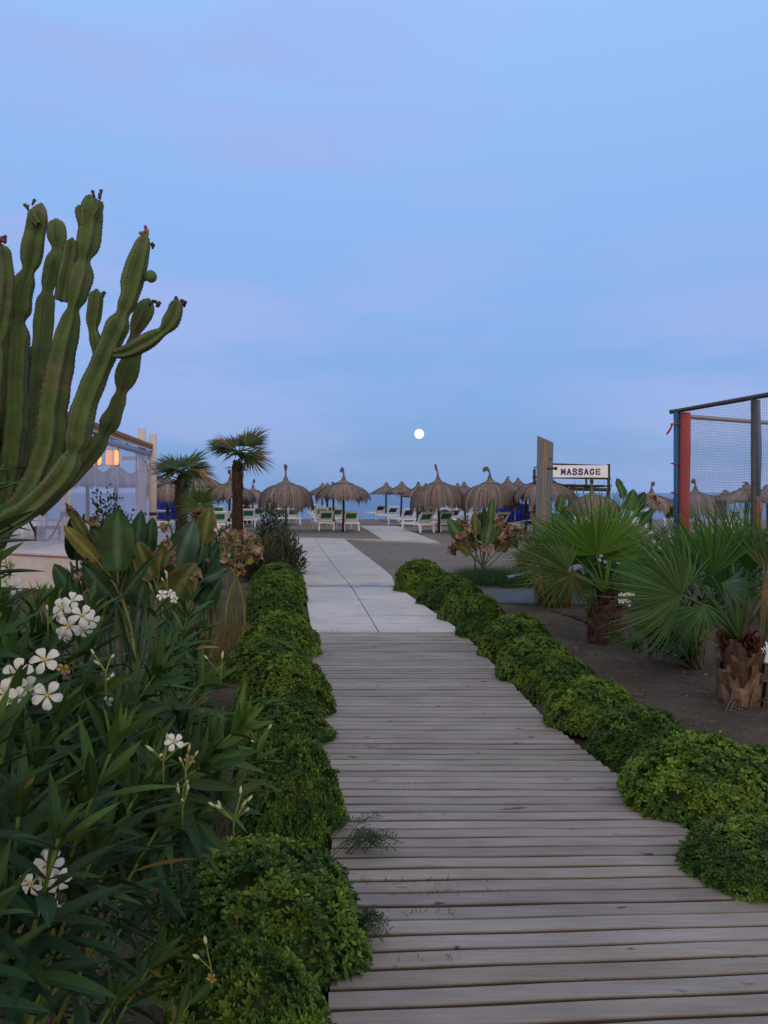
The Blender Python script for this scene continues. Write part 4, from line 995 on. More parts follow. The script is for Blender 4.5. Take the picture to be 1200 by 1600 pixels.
# ------------------------------------------------------------------ candelabra cactus
ZC = 4.0
cbase = np.array([P(-45, 0, ZC)[0], ZC, 0]); cactus = thing('candelabra_cactus', 'tall many armed green candelabra cactus filling the upper left', 'cactus', tuple(cbase))
def cat_spline(pts, n_per=14):
    p = np.array(pts, float); p = np.vstack([2 * p[0] - p[1], p, 2 * p[-1] - p[-2]]); out = []
    for i in range(1, len(p) - 2):
        for t in np.linspace(0, 1, n_per, endpoint=False):
            out.append(.5 * ((2 * p[i]) + (-p[i - 1] + p[i + 1]) * t + (2 * p[i - 1] - 5 * p[i] + 4 * p[i + 1] - p[i + 2]) * t * t + (-p[i - 1] + 3 * p[i] - 3 * p[i + 1] + p[i + 2]) * t ** 3))
    out.append(p[-2]); return np.array(out)
def cactus_arm(pts, cons=(), dz=0, ribs=5, tone=1.0, rot=0.0, closed=True):
    """pts: (px,py,width px)"""
    y_ = ZC + dz
    Q = cat_spline([list(P(a, b, y_ + (0 if len(r_) < 4 else r_[3])) - cbase) + [r_[2] * y_ / F / 2 * .91] for r_ in pts for a, b in [r_[:2]]], 16)
    path, rad = Q[:, :3], Q[:, 3].copy()
    seg = np.linalg.norm(np.diff(path, axis=0), axis=1); cum = np.concatenate([[0], np.cumsum(seg)])
    M_ = max(10, int(cum[-1] / .016)); s = np.linspace(0, cum[-1], M_)
    path = np.stack([np.interp(s, cum, path[:, q]) for q in range(3)], 1); rad = np.interp(s, cum, rad)
    pyv = CAM_H - (path + cbase)[:, 2]; 
    for cp in cons:                      # constrictions given as arm length fraction
        sc_ = cp * s[-1]; rad *= 1 - .42 * np.exp(-((s - sc_) / .038) ** 2)
    rad *= 1 + .035 * np.sin(s * 38 + rot * 7) + .03 * np.array([noise.noise(Vector((q * 5, rot * 9, 0))) for q in s])
    if closed:
        e = (s[-1] - s) / (rad.max() * .95); rad *= np.sqrt(np.clip(1 - (1 - np.clip(e, 0, 1)) ** 2, .02, 1))
    mb = MB(); npr = 8; n_ = ribs * npr; a = np.arange(n_) * 2 * math.pi / n_
    prof = .50 + .50 * (1 - np.abs(np.sin(ribs * a / 2))) ** .80
    tg = np.gradient(path, axis=0); x = None; V = []; C = []; sp = []
    for i in range(M_):
        t = nrm(tg[i]); x = nrm(np.cross(t, (.3, 1, .1))) if x is None else nrm(x - t * np.dot(x, t)); y = np.cross(t, x)
        aa = a + rot + .15 * s[i]; tooth = 1 + .07 * (i % 2)
        rr_ = rad[i] * np.where(prof > .97, prof * tooth, prof)
        V.append(path[i] + rr_[:, None] * (np.cos(aa)[:, None] * x + np.sin(aa)[:, None] * y))
        g0 = np.array([.100, .152, .044]) * tone; g1 = np.array([.062, .108, .036]) * tone
        k_ = .5 + .5 * noise.noise(Vector(path[i] * 4)); cc = g0 * k_ + g1 * (1 - k_)
        cr = np.tile(cc, (n_, 1)); 
        cork = noise.noise(Vector(path[i] * 9) + Vector((rot, 0, 0)))
        if cork > .33: cr[::1] = cr * .6 + np.array([.16, .12, .085]) * .4
        cr[np.arange(0, n_, npr)] = np.array([.10, .085, .045])
        C.append(cr)
        if i % 2 == 0:
            for r_ in range(ribs):
                an = aa[r_ * npr]; d = math.cos(an) * x + math.sin(an) * y; sp.append((path[i] + d * rad[i] * 1.0, d, t))
    V = np.concatenate(V); j = np.arange(n_)[None]; j2 = (j + 1) % n_; i = np.arange(M_ - 1)[:, None] * n_
    mb.add(V, [np.stack([i + j, i + j2, i + n_ + j2, i + n_ + j], -1).reshape(-1, 4), np.array([list(range((M_ - 1) * n_, M_ * n_))])], np.concatenate(C))
    oct_ = np.array([[1, 0, 0], [-1, 0, 0], [0, 1, 0], [0, -1, 0], [0, 0, 1.6], [0, 0, -1.]]) * .0034
    of = [np.array([[4, 0, 2], [4, 2, 1], [4, 1, 3], [4, 3, 0], [5, 2, 0], [5, 1, 2], [5, 3, 1], [5, 0, 3]])]
    T = np.array([q[0] for q in sp]); Rm = np.stack([frame(q[2], q[1]) for q in sp])
    mb.inst(oct_, of, Rm, T, np.tile([.045, .028, .02], (len(sp), 1)) * rng.uniform(.6, 1.6, (len(sp), 1)))
    mb.build('arm', M['cactus'], cactus)
    return path[-1], nrm(tg[-1]), rad
arms = [
 ([(-40, 1240, 60), (-36, 1000, 56), (-20, 840, 50), (6, 767, 46), (20, 670, 48), (23, 572, 46), (29, 490, 44), (38, 445, 36), (48, 412, 36), (54, 374, 36), (65, 318, 30)], (.80,.885), 0, .2, 1.0),
 ([(-30, 1240, 60), (-28, 1000, 58), (-18, 845, 48), (42, 778, 46), (76, 700, 50), (82, 637, 48), (96, 556, 44), (112, 490, 34), (124, 440, 40), (131, 405, 36), (139, 360, 42), (142, 304, 34)], (.46, .815, .895), -.12, .9, 1.05),
 ([(-45, 1000, 40), (-5, 820, 36), (46, 730, 34), (62, 605, 32), (70, 500, 34), (74, 462, 32), (80, 430, 28), (90, 390, 32), (88, 342, 32)], (.83, .93), .22, 1.7, 1.1),
 ([(96, 470, 26), (104, 430, 28), (110, 400, 28), (113, 372, 22)], (), .0, .4, 1.05),
 ([(128, 352, 12), (126, 334, 18), (124, 320, 15)], (), -.16, .4, 1.1), ([(146, 338, 12), (153, 326, 17), (155, 312, 14)], (), -.16, 1.0, 1.1), ([(60, 350, 12), (52, 338, 16), (50, 326, 13)], (), -.06, .7, 1.05),
 ([(-55, 1000, 46), (-28, 850, 42), (44, 795, 40), (95, 745, 42), (118, 699, 44), (131, 637, 42), (162, 560, 38), (190, 495, 40), (203, 462, 30), (208, 435, 40), (221, 390, 30), (228, 366, 24)], (.50, .82), -.3, .1, 1.08),
 ([(60, 800, 22), (116, 742, 26), (150, 700, 30), (172, 660, 34), (184, 632, 26), (197, 589, 38), (208, 553, 30), (212, 518, 28), (225, 488, 32), (233, 466, 22)], (.42, .60, .84), -.05, .6, .9),
 ([(178, 553, 16), (196, 550, 24), (216, 541, 28), (240, 527, 28), (258, 514, 30), (272, 492, 28), (277, 467, 22)], (.60,), -.36, 1.2, 1.0),
 ([(154, 560, 14), (150, 534, 22), (145, 510, 26), (148, 482, 26), (151, 452, 22)], (.42,), -.28, .3, .95),
 ([(-60, 1000, 40), (-20, 700, 34), (-10, 560, 36), (4, 470, 34), (6, 430, 34), (2, 382, 28)], (.75,), -.15, .7, .95),
 ([(-50, 1000, 40), (-10, 850, 40), (34, 770, 40), (46, 720, 36), (42, 660, 34), (48, 600, 28), (52, 540, 26)], (.7,), .35, .2, .85),
 ([(-70, 900, 42), (-40, 820, 40), (-8, 765, 40), (-14, 700, 40), (-40, 600, 40), (-44, 500, 36)], (.5,), -.05, 1.1, .95),
 ([(-70, 950, 44), (-30, 850, 40), (34, 800, 40), (78, 765, 44), (84, 720, 40), (98, 670, 34)], (.5,), .3, .5, .8)]
for pts, cons, dz, rot, tone in arms: cactus_arm(pts, cons, dz, 5, tone, rot)
# little ball bud
mb = MB(); c0 = P(236, 432, ZC - .3) - cbase
prof = [(math.sin(q) * .029, -math.cos(q) * .031) for q in np.linspace(.02, math.pi - .02, 12)]; mb.lathe(prof, 20, (.085, .15, .05), c=c0)
mb.tube([P(224, 436, ZC - .3) - cbase, c0], [.014, .012], 8, (.08, .14, .05)); mb.build('bud_arm', M['cactus'], cactus)
# fruits
for (px, py, n_, c) in [(228, 364, 9, (.30, .10, .09)), (150, 306, 5, (.10, .035, .04)), (240, 472, 6, (.08, .025, .03)), (281, 472, 9, (.07, .02, .025)), (160, 462, 4, (.07, .02, .025)), (4, 378, 6, (.12, .04, .05)), (46, 322, 3, (.09, .06, .03)), (236, 385, 3, (.05, .02, .025))]:
    mb = MB()
    for k in range(n_):
        p0 = P(px + rng.uniform(-8, 8), py + rng.uniform(-2, 8), ZC - .25 + rng.uniform(-.03, .03)) - cbase; d = nrm([rng.normal(0, .5), rng.normal(0, .5), 1]); L_ = rng.uniform(.018, .034)
        mb.tube([p0, p0 + d * L_ * .5, p0 + d * L_, p0 + d * L_ * 1.15], [.005, .006, .010, .003], 7, np.array(c) * rng.uniform(.7, 1.4))
    mb.build('fruit_cluster', M['cactus'], cactus)

# ------------------------------------------------------------------ small shrubs, grasses
def leafy_bush(name, loc, rx, ry, h, label, col, leafl=.05, n_=900, cat='shrub', group=None, spiky=False, stems=10, accent=None):
    root = thing(name, label, cat, tuple(loc), group=group); st, lf = MB(), MB()
    D = rng.normal(0, 1, (n_, 3)); D[:, 2] = np.abs(D[:, 2]); D /= np.linalg.norm(D, axis=1, keepdims=True)
    rr_ = rng.beta(3, 1.2, n_); nv = np.array([1 + .45 * noise.noise(Vector(d * 3.0) + Vector(loc)) for d in D])
    Pp = D * (rr_ * nv)[:, None] * np.array([rx, ry, h]); 
    d2 = D * .7 + rng.normal(0, .5, (n_, 3)) + [0, 0, .5 if not spiky else .9]
    Rm = rand_frames(d2, None, .6) * (leafl * rng.uniform(.6, 1.3, n_))[:, None, None]
    if spiky: Rm[:, :, 0] *= .28
    C = np.asarray(col)[None] * rng.uniform(.55, 1.5, (n_, 1)) * (1 + rng.normal(0, .08, (n_, 3)))
    if accent is not None:
        k = rng.random(n_) < accent[1]; C[k] = np.asarray(accent[0]) * rng.uniform(.7, 1.3, (k.sum(), 1))
    lf.inst(LV * np.array([1.5, 1, 1]), LF, Rm, Pp, np.clip(C, 0, 1))
    for k in range(stems):
        q = Pp[rng.integers(n_)]; st.tube(bez([rng.normal(0, .04), rng.normal(0, .04), -.03], [q[0] * .3, q[1] * .3, q[2] * .7], q, 8), np.linspace(.012, .003, 8), 5, (.06, .045, .03))
    st.build('stems', M['bark'], root); lf.build('foliage', M['leaf'], root); return root
Zs = 17.0
leafy_bush('feathery_shrub', (P(425, 0, Zs)[0], Zs, 0), .42, .42, 1.35, 'tall grey green shrub at the left path edge below the domed umbrella', (.055, .075, .05), .07, 2600, accent=((.45, .43, .50), .02))
Zs = 14.5
leafy_bush('feathery_shrub', (P(432, 0, Zs)[0], Zs, 0), .50, .45, .75, 'wispy brownish green bush spilling towards the concrete path', (.075, .085, .04), .16, 1700, spiky=True)
leafy_bush('feathery_shrub', (P(412, 0, 13.6)[0], 13.4, 0), .40, .35, .62, 'low dark wispy bush behind the last round shrub on the left', (.05, .062, .035), .14, 1100, spiky=True)
leafy_bush('oval_leaf_shrub', (P(172, 0, 12.2)[0], 12.2, 0), .40, .3, 1.50, 'purplish dark shrub in front of the plastic curtain', (.035, .045, .036), .07, 2200, stems=20)
leafy_bush('spiky_shrub', (P(272, 0, 9.6)[0], 9.6, 0), .16, .16, 1.28, 'slim bluish shrub below the dark trunked palm', (.045, .07, .055), .07, 1300, spiky=True)
leafy_bush('spiky_shrub', (P(150, 0, 8.6)[0], 8.6, 0), .3, .25, .95, 'yellow green spiky bush below the pavilion corner', (.07, .085, .03), .16, 700, spiky=True)

GV = np.array([[-.5, 0, 0], [.5, 0, 0], [-.38, .45, .02], [.38, .45, .02], [0, 1, .16]]); GF = [np.array([[0, 1, 3, 2]]), np.array([[2, 3, 4]])]
def grass(name, pts, L_, w, label, col, lean=.5, kind='stuff', cat='grass', spread=None):
    mb = MB(); n_ = len(pts); D = rng.normal(0, lean, (n_, 3)); D[:, 2] = 1
    Rm = rand_frames(D, rng.normal(0, 1, (n_, 3)), 0); Ls = L_ * rng.uniform(.4, 1.2, n_)
    Rm = Rm * Ls[:, None, None]; Rm[:, :, 0] *= (w / Ls)[:, None]
    C = np.asarray(col)[None] * rng.uniform(.6, 1.5, (n_, 1)); mb.inst(GV, GF, Rm, np.asarray(pts), np.clip(C, 0, 1))
    o = mb.build(name, M['leaf']); tag(o, label, cat, kind=kind); return o
def blob(cx, cy, rx, ry, n_, z=0):
    a = rng.uniform(0, 6.28, n_); r_ = np.sqrt(rng.random(n_)); return np.stack([cx + rx * r_ * np.cos(a), cy + ry * r_ * np.sin(a), np.full(n_, z)], 1)
grass('grass', np.concatenate([blob(2.15, 13.3, .95, 1.0, 5200), blob(3.0, 12.9, .8, .6, 1800)]), .26, .006, 'dark green grass patch around the bird of paradise behind the right hedge', (.030, .070, .022), .35)
grass('grass', np.concatenate([blob(1.0, 12.7, .55, .35, 900)]), .24, .006, 'thin grass rising behind the farthest right shrub', (.05, .10, .03), .3)
# ferny weeds creeping onto the boards
def weed(cx, cy, r_, n_, label):
    mb = MB()
    for k in range(n_):
        a = rng.uniform(-.9, .9); L_ = r_ * rng.uniform(.5, 1.2); p0 = np.array([cx, cy, .025]) + [rng.normal(0, r_ * .2), rng.normal(0, r_ * .25), 0]; d = np.array([math.cos(a), math.sin(a) * .7, .18])
        pts = [p0 + d * L_ * t + [0, 0, .05 * math.sin(t * 3)] for t in np.linspace(0, 1, 7)]; mb.tube(pts, np.linspace(.0022, .0008, 7), 4, (.07, .10, .03))
        for t in np.linspace(.2, 1, 12):
            q = p0 + d * L_ * t + [0, 0, .05 * math.sin(t * 3)]
            for s_ in (-1, 1):
                dd = nrm([d[0] * .5 - s_ * d[1], d[1] * .5 + s_ * d[0], .5 + rng.normal(0, .4)]); Rm = frame(dd, (0, 0, 1)) * .035; Rm[:, 0] *= .3
                mb.inst(LV, LF, Rm[None], q[None], np.array([[.035, .075, .025]]) * rng.uniform(.7, 1.5))
    return tag(mb.build('creeping_weed', M['leaf']), label, 'weed', 'weeds on the boards')
weed(-.16, 3.28, .20, 14, 'fine ferny weed reaching onto the planks between two left shrubs')
weed(-.10, 2.62, .10, 9, 'small weed tuft on the planks beside the biggest near shrub')
gp = []
for q in [(3.0, 60, -.15, .45), (2.9, 50, .0, .5), (2.78, 40, -.1, .3), (3.6, 30, .1, .5), (2.5, 25, 0, .3), (4.6, 20, -.2, .2), (4.0, 14, .05, .2), (5.5, 10, -.3, .3), (8.42, 60, -.8, -.4), (8.42, 20, -.3, .8)]:
    for k in range(q[1]): gp.append((rng.uniform(q[2], q[3]), q[0] + rng.normal(0, .012), .012))
grass('grass', gp, .035, .0035, 'tiny blades sprouting from the plank gaps', (.035, .055, .02), .7)
# tufts of dry grass in the left bed
grass('grass', np.concatenate([blob(-1.15, 4.7, .35, .4, 1300), blob(-1.45, 4.1, .4, .4, 1500), blob(-1.5, 3.2, .4, .4, 1300), blob(-.95, 3.3, .25, .3, 500), blob(-2.0, 5.2, .5, .5, 1400)]), .27, .006, 'tangled olive green grass under the left bushes', (.07, .085, .032), .55)
grass('grass', np.concatenate([blob(-1.5, 7.2, .3, .5, 700), blob(-1.9, 8.0, .4, .5, 900)]), .3, .006, 'yellowish dry grass beyond the bare soil on the left', (.17, .12, .045), .6)

# pebbles, shells, twigs, dead leaves
def debris(name, boxes, label, cols, size, mtl, cat, twig=False):
    mb = MB(); ico = np.array([[1, 0, 0], [-1, 0, 0], [0, 1, 0], [0, -1, 0], [0, 0, .6], [0, 0, -.6]]); of = [np.array([[4, 0, 2], [4, 2, 1], [4, 1, 3], [4, 3, 0], [5, 2, 0], [5, 1, 2], [5, 3, 1], [5, 0, 3]])]
    for (x0, x1, y0, y1, n_) in boxes:
        T = np.stack([rng.uniform(x0, x1, n_), rng.uniform(y0, y1, n_), np.full(n_, .02)], 1)
        T = T[(T[:, 0] > right_edge(T[:, 1]) + .1) | (T[:, 0] < left_edge(T[:, 1]) - .1)]; n2 = len(T)
        if twig:
            for t in T:
                a = rng.uniform(0, 6.28); L_ = rng.uniform(.04, .16); d = np.array([math.cos(a), math.sin(a), 0]) * L_
                mb.tube([t, t + d * .5 + [rng.normal(0, .01), 0, .015], t + d], [.003, .0025, .0012], 4, np.asarray(cols[rng.integers(len(cols))]))
        else:
            Rm = np.stack([Matrix.Rotation(rng.uniform(0, 6.28), 3, 'Z') @ Matrix.Rotation(rng.normal(0, .4), 3, 'X') for _ in range(n2)]).astype(float) if n2 else np.zeros((0, 3, 3))
            Rm = Rm * (size * rng.lognormal(0, .5, n2))[:, None, None]; C = np.array([cols[i] for i in rng.integers(len(cols), size=n2)]) * rng.uniform(.7, 1.2, (n2, 1))
            mb.inst(ico, of, Rm, T, C)
    return tag(mb.build(name, mtl), label, cat, kind='stuff')
debris('gravel', [(1.0, 5.5, 2.5, 9.5, 2600), (-3.2, -.6, 1.8, 9, 1400)], 'scattered small pebbles over the dark soil', [(.10, .08, .07), (.16, .13, .11), (.07, .055, .05)], .007, M['stone'], 'gravel')
debris('gravel', [(1.2, 5, 3, 9, 110), (-2.5, -.6, 2, 9, 40)], 'white shell chips dotted over the soil', [(.6, .57, .52)], .008, M['stone'], 'shell chips')
debris('dirt', [(1.2, 5, 3, 9, 240), (-2.5, -.6, 2, 9, 160)], 'thin twigs strewn over the soil', [(.05, .035, .03), (.09, .065, .045)], .01, M['bark'], 'twigs', True)
mb = MB()
for k in range(1100):
    if k < 700: x, y = rng.uniform(1.2, 5), rng.uniform(3, 9)
    else: x, y = rng.uniform(-2.6, -.6), rng.uniform(1.8, 9)
    if left_edge(y) - .1 < x < right_edge(y) + .1: continue
    d = np.array([rng.normal(0, 1), rng.normal(0, 1), .15]); Rm = frame(d, (0, 0, 1)) * rng.uniform(.02, .06); mb.inst(LV, LF, Rm[None], np.array([[x, y, .03]]), np.array([[.11, .065, .04]]) * rng.uniform(.4, 1.6))
tag(mb.build('litter', M['leaf_matte']), 'dead brown leaves lying on the soil', 'leaf litter', kind='stuff')
# drain lid beside brown trunk
mb = MB(); c_ = G(903, 965); mb.lathe([(.001, .055), (.15, .055), (.165, .04), (.17, -.02)], 28, (.06, .055, .05)); tag(mb.build('drain_lid', M['bark'], loc=c_), 'round dark lid half buried left of the brown palm trunk', 'lid')
# irrigation hose
mb = MB(); hp = [G(860, 958), G(905, 972), G(932, 985), G(965, 1008), G(1000, 1012)]; hp = [q + [0, 0, .03] for q in hp]; mb.tube(cat_spline(hp, 8), .011, 7, (.02, .018, .018)); tag(mb.build('irrigation_hose', M['bark']), 'thin black hose snaking over the soil past the brown trunk', 'hose')

# ------------------------------------------------------------------ thatched umbrellas
def umbrella(kind, seed, tuft, label, R0=1.13, hp=2.0, skirt=.95):
    rg = np.random.default_rng(seed); root = thing('thatched_umbrella', label, 'beach umbrella', (0, 0, 0))
    mb = MB(); mb.tube([(0, 0, -.1), (.01, 0, 1), (0, 0, hp - .02)], [.055, .052, .048], 10); mb.build('pole', M['pole'], root)
    if kind == 'dome': pr_ = [(0, hp + .06), (.33, hp), (.64, hp - .08), (.90, hp - .25), (1.06, hp - .50), (R0, hp - .76), (R0 + .01, skirt + .06)]
    elif kind == 'ragged': pr_ = [(0, hp + .10), (.40, hp - .02), (.70, hp - .12), (.98, hp - .30), (1.12, hp - .52), (1.14, skirt + .1)]
    else: pr_ = [(0, hp + .10), (.30, hp - .08), (.60, hp - .24), (.85, hp - .38), (.98, hp - .46), (1.0, skirt + .06)]
    pr_ = np.array(pr_); seg = np.linalg.norm(np.diff(pr_, axis=0), axis=1); cum = np.concatenate([[0], np.cumsum(seg)]); Lt = cum[-1]
    base = np.array([.198, .160, .150])
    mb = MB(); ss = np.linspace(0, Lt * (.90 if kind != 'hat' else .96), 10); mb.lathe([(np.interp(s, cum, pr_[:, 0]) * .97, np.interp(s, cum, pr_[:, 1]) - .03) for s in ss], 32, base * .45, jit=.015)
    n_ = 2600 if kind != 'hat' else 1500
    V, C, Fq = [], [], []
    a = rg.uniform(0, 6.28, n_); s0 = rg.choice([0.0, .25, .45], n_, p=[.35, .35, .3]) * Lt + rg.uniform(0, .2, n_)
    clumpn = np.array([noise.noise(Vector((math.cos(q) * 4, math.sin(q) * 4, seed))) + .8 * noise.noise(Vector((math.cos(q) * 11, math.sin(q) * 11, seed + 3))) for q in a])
    rag = .34 if kind == 'ragged' else (.14 if kind == 'hat' else .26)
    s1 = Lt + clumpn * rag + rg.exponential(.06, n_) * (1 if kind != 'hat' else .5) - .08
    off = rg.uniform(-.005, .06, n_) * (.5 + clumpn); w_ = rg.uniform(.014, .034, n_); br = base[None] * rg.uniform(.5, 1.5, (n_, 1)) * (1 + .45 * clumpn[:, None]) * (1 + rg.normal(0, .04, (n_, 3)))
    K = 6; T = np.linspace(0, 1, K)
    for i in range(n_):
        s = s0[i] + (s1[i] - s0[i]) * T; r_ = np.interp(s, cum, pr_[:, 0]) + off[i]; z_ = np.interp(s, cum, pr_[:, 1]) - np.maximum(0, s - Lt); aa = a[i] + rg.normal(0, .02) * T
        ww = w_[i] * (1 - T * .6) / np.maximum(r_, .05) / 2
        ww = np.minimum(ww, .4)
        A = np.stack([r_ * np.cos(aa - ww), r_ * np.sin(aa - ww), z_], 1); B = np.stack([r_ * np.cos(aa + ww), r_ * np.sin(aa + ww), z_], 1)
        V.append(np.stack([A, B], 1).reshape(-1, 3)); C.append(np.repeat(br[i][None], 2 * K, 0))
    off_ = (np.arange(n_) * 2 * K)[:, None, None]; q = np.array([[2 * k, 2 * k + 1, 2 * k + 3, 2 * k + 2] for k in range(K - 1)])
    mb.add(np.concatenate(V), (q[None] + off_).reshape(-1, 4), np.clip(np.concatenate(C), 0, 1)); mb.build('thatch_canopy', M['thatch'], root)
    # cap
    mb = MB(); zc_ = hp + .0; capr = .40 if kind == 'ragged' else (.36 if kind == 'dome' else .2)
    nk = .16 if kind != 'hat' else .05
    mb.lathe([(capr, zc_ - .02), (capr + .01, zc_ + .0), (capr * .98, zc_ + .02), (capr * .55, zc_ + .07), (.12, zc_ + .15), (.055, zc_ + .15 + nk), (.045, zc_ + .2 + nk)], 24, base * .8, jit=.02)
    for k in range(260):
        a_ = rg.uniform(0, 6.28); ro = np.array([math.cos(a_), math.sin(a_), 0]); ta = np.array([-ro[1], ro[0], 0]); c = base * rg.uniform(.6, 1.5)
        p = [ro * .05 + [0, 0, zc_ + .19], ro * .13 + [0, 0, zc_ + .155], ro * capr * .6 + [0, 0, zc_ + .08], ro * (capr + .02) + [0, 0, zc_ + .015]]
        V2 = []; [V2.extend([q_ - ta * .008, q_ + ta * .008]) for q_ in p]; mb.add(V2, [[0, 1, 3, 2], [2, 3, 5, 4], [4, 5, 7, 6]], c)
    mb.build('cap', M['thatch'], root)
    if tuft:
        mb = MB(); zb_ = zc_ + .15 + nk; st_, Ht = tuft
        if kind != 'hat': mb.tube([(0, 0, zb_ - .05), (0, 0, zb_ + Ht * .3)], [.048, .036], 10, base * .8)
        for k in range(150):
            a_ = rg.uniform(0, 6.28); r_ = .036 * math.sqrt(rg.random()); p0 = np.array([math.cos(a_) * r_, math.sin(a_) * r_, zb_ + Ht * rg.uniform(.0, .2)]); sx_ = {'up': 0, 'left': -.09, 'curl': -.13, 'right': .12, 'hook': -.06, 'knot': -.03}[st_]
            h_ = Ht * rg.uniform(.75, 1.05); fl_ = .16 if st_ in ('up',) else .05
            p1 = p0 * [.8, .8, 1] + [sx_ * .25, 0, h_ * .5]; p2 = np.array([p0[0] * (1 + fl_ * 8) + sx_ * 1.0, p0[1] * (1 + fl_ * 14), p0[2] + h_ * (1 if st_ in ('up', 'left', 'right') else .85)])
            pts = [p0, p1, p2]
            if st_ in ('curl', 'hook', 'knot'): pts.append(p2 + [sx_ * .8 + rg.normal(0, .02), rg.normal(0, .02), -h_ * rg.uniform(.12, .35)])
            mb.tube(cat_spline([list(q_) for q_ in pts], 3), .006, 3, base * rg.uniform(.6, 1.4), caps=False)
        mb.build('topknot', M['thatch'], root)
    reg(root); return root
um = {}
um['dome_up'] = umbrella('dome', 1, ('up', .45), 'domed thatched umbrella with upright brush tuft left of the path, skirt hanging low')
um['ragged'] = umbrella('ragged', 2, ('hook', .38), 'ragged thatched umbrella with small hooked tuft over two green backed loungers', skirt=1.28)
um['dome_left'] = umbrella('dome', 3, ('left', .42), 'domed thatched umbrella with left leaning tuft, right of the far path')
um['dome_curl'] = umbrella('dome', 4, ('curl', .36), 'domed thatched umbrella with curled over tuft behind the brown leafed plant', skirt=.98)
um['hat'] = umbrella('hat', 5, None, 'thatched umbrella like a low pointed hat nearest the water', skirt=1.45)
um['hat2'] = umbrella('hat', 6, ('knot', .10), 'thatched umbrella with folded dark knot on its tip', skirt=1.40)
used = set()
GU = 'thatched umbrellas across the beach'
def put_umb(kind, px, z_, label, sc=1.0, rz=None, hs=1.0):
    loc = (float((px - 600) * z_ / F), z_, -.03); rz = random.uniform(0, 6.28) if rz is None else rz
    if kind not in used:
        used.add(kind); o = um[kind]; o.location = loc; o.rotation_euler = (0, 0, rz); o['label'] = label; o['group'] = GU
    else: o = dup(um[kind], loc, rz, label, GU)
    o.scale = (sc, sc, sc * hs); o.rotation_euler = (random.uniform(-.035, .035), random.uniform(-.035, .035), rz); return o
put_umb('dome_up', 447, 31.5, 'domed thatched umbrella with upright brush tuft, left of where the concrete path ends', rz=0)
put_umb('ragged', 536, 31.2, 'ragged thatched umbrella with hooked tuft over two green backed loungers at mid beach', rz=0, sc=1.0)
put_umb('dome_left', 686, 30.4, 'domed thatched umbrella with straight tuft leaning left, right of the far path', rz=0)
put_umb('dome_curl', 768, 29.8, 'domed thatched umbrella with curled tuft above the plant with brown leaves', rz=0)
put_umb('ragged', 357, 32.0, 'flat ragged thatched umbrella directly left of the tall palm trunk', rz=1.2, sc=.98)
for k, px, z_, lab, sc in [
 ('hat', 503, 46, 'farthest small umbrella of the row behind the ragged umbrella', 1.0), ('hat', 511, 42, 'middle small umbrella in the row behind the ragged umbrella', .98), ('hat2', 521, 37.5, 'small knot tipped umbrella just behind the ragged umbrella', .95),
 ('ragged', 395, 38, 'thatched umbrella just right of the tall palm trunk, person beneath', .86), ('ragged', 262, 29, 'thatched umbrella beside the white pavilion post with blue cloth below', 1.0), ('hat2', 305, 32, 'thatched umbrella half hidden behind the short round palm', 1.25), ('hat', 330, 38, 'small far umbrella peak right of the short round palm', 1.0),
 ('hat', 603, 46, 'farthest pale umbrella at the waterline right of the horizon gap', 1.02), ('hat', 626, 43, 'pointed umbrella second from the horizon gap near the water', 1.03), ('hat2', 652, 37.5, 'umbrella with folded dark tip left of the left leaning tuft dome', .95), ('hat', 664, 46, 'tiny far umbrella tip just behind the left leaning tuft dome', 1.0),
 ('hat', 716, 46, 'far umbrella right behind the left leaning tuft dome', 1.0), ('hat', 727, 38, 'pointed dark umbrella in the gap between the two domed ones', .98), ('hat2', 793, 41, 'umbrella with knotted tip behind the curled tuft dome', 1.1), ('hat', 811, 47, 'far pointed umbrella left of the steel shower column', 1.15),
 ('ragged', 850, 28.5, 'wide umbrella cut in two by the steel shower column', 1.03), ('dome_up', 927, 27.5, 'pale thatched umbrella below the massage sign with straight neck', .86), ('ragged', 1016, 27, 'broken topped umbrella left of the coloured pads', .92),
 ('dome_curl', 1088, 26.5, 'umbrella with thin curved tuft seen through the net', .90), ('hat', 1134, 34, 'small umbrella peak between two larger ones behind the net', 1.1), ('hat2', 1164, 26, 'broad umbrella behind the right net post', 1.25), ('hat', 1200, 31, 'umbrella cut by the right picture edge behind the net', 1.25),
 ('hat2', 137, 25.5, 'umbrella seen dimly through the plastic curtain below the left lantern', 1.25), ('hat', 180, 27.5, 'umbrella seen through the plastic curtain right of the bright lantern', 1.25), ('hat2', 222, 29, 'umbrella seen through the plastic beside the right posts', 1.25)]:
    put_umb(k, px, z_, lab, sc, hs={927: .88, 1016: .82, 1088: .88, 1134: .72, 1164: .70, 1200: .70}.get(px, 1.0))

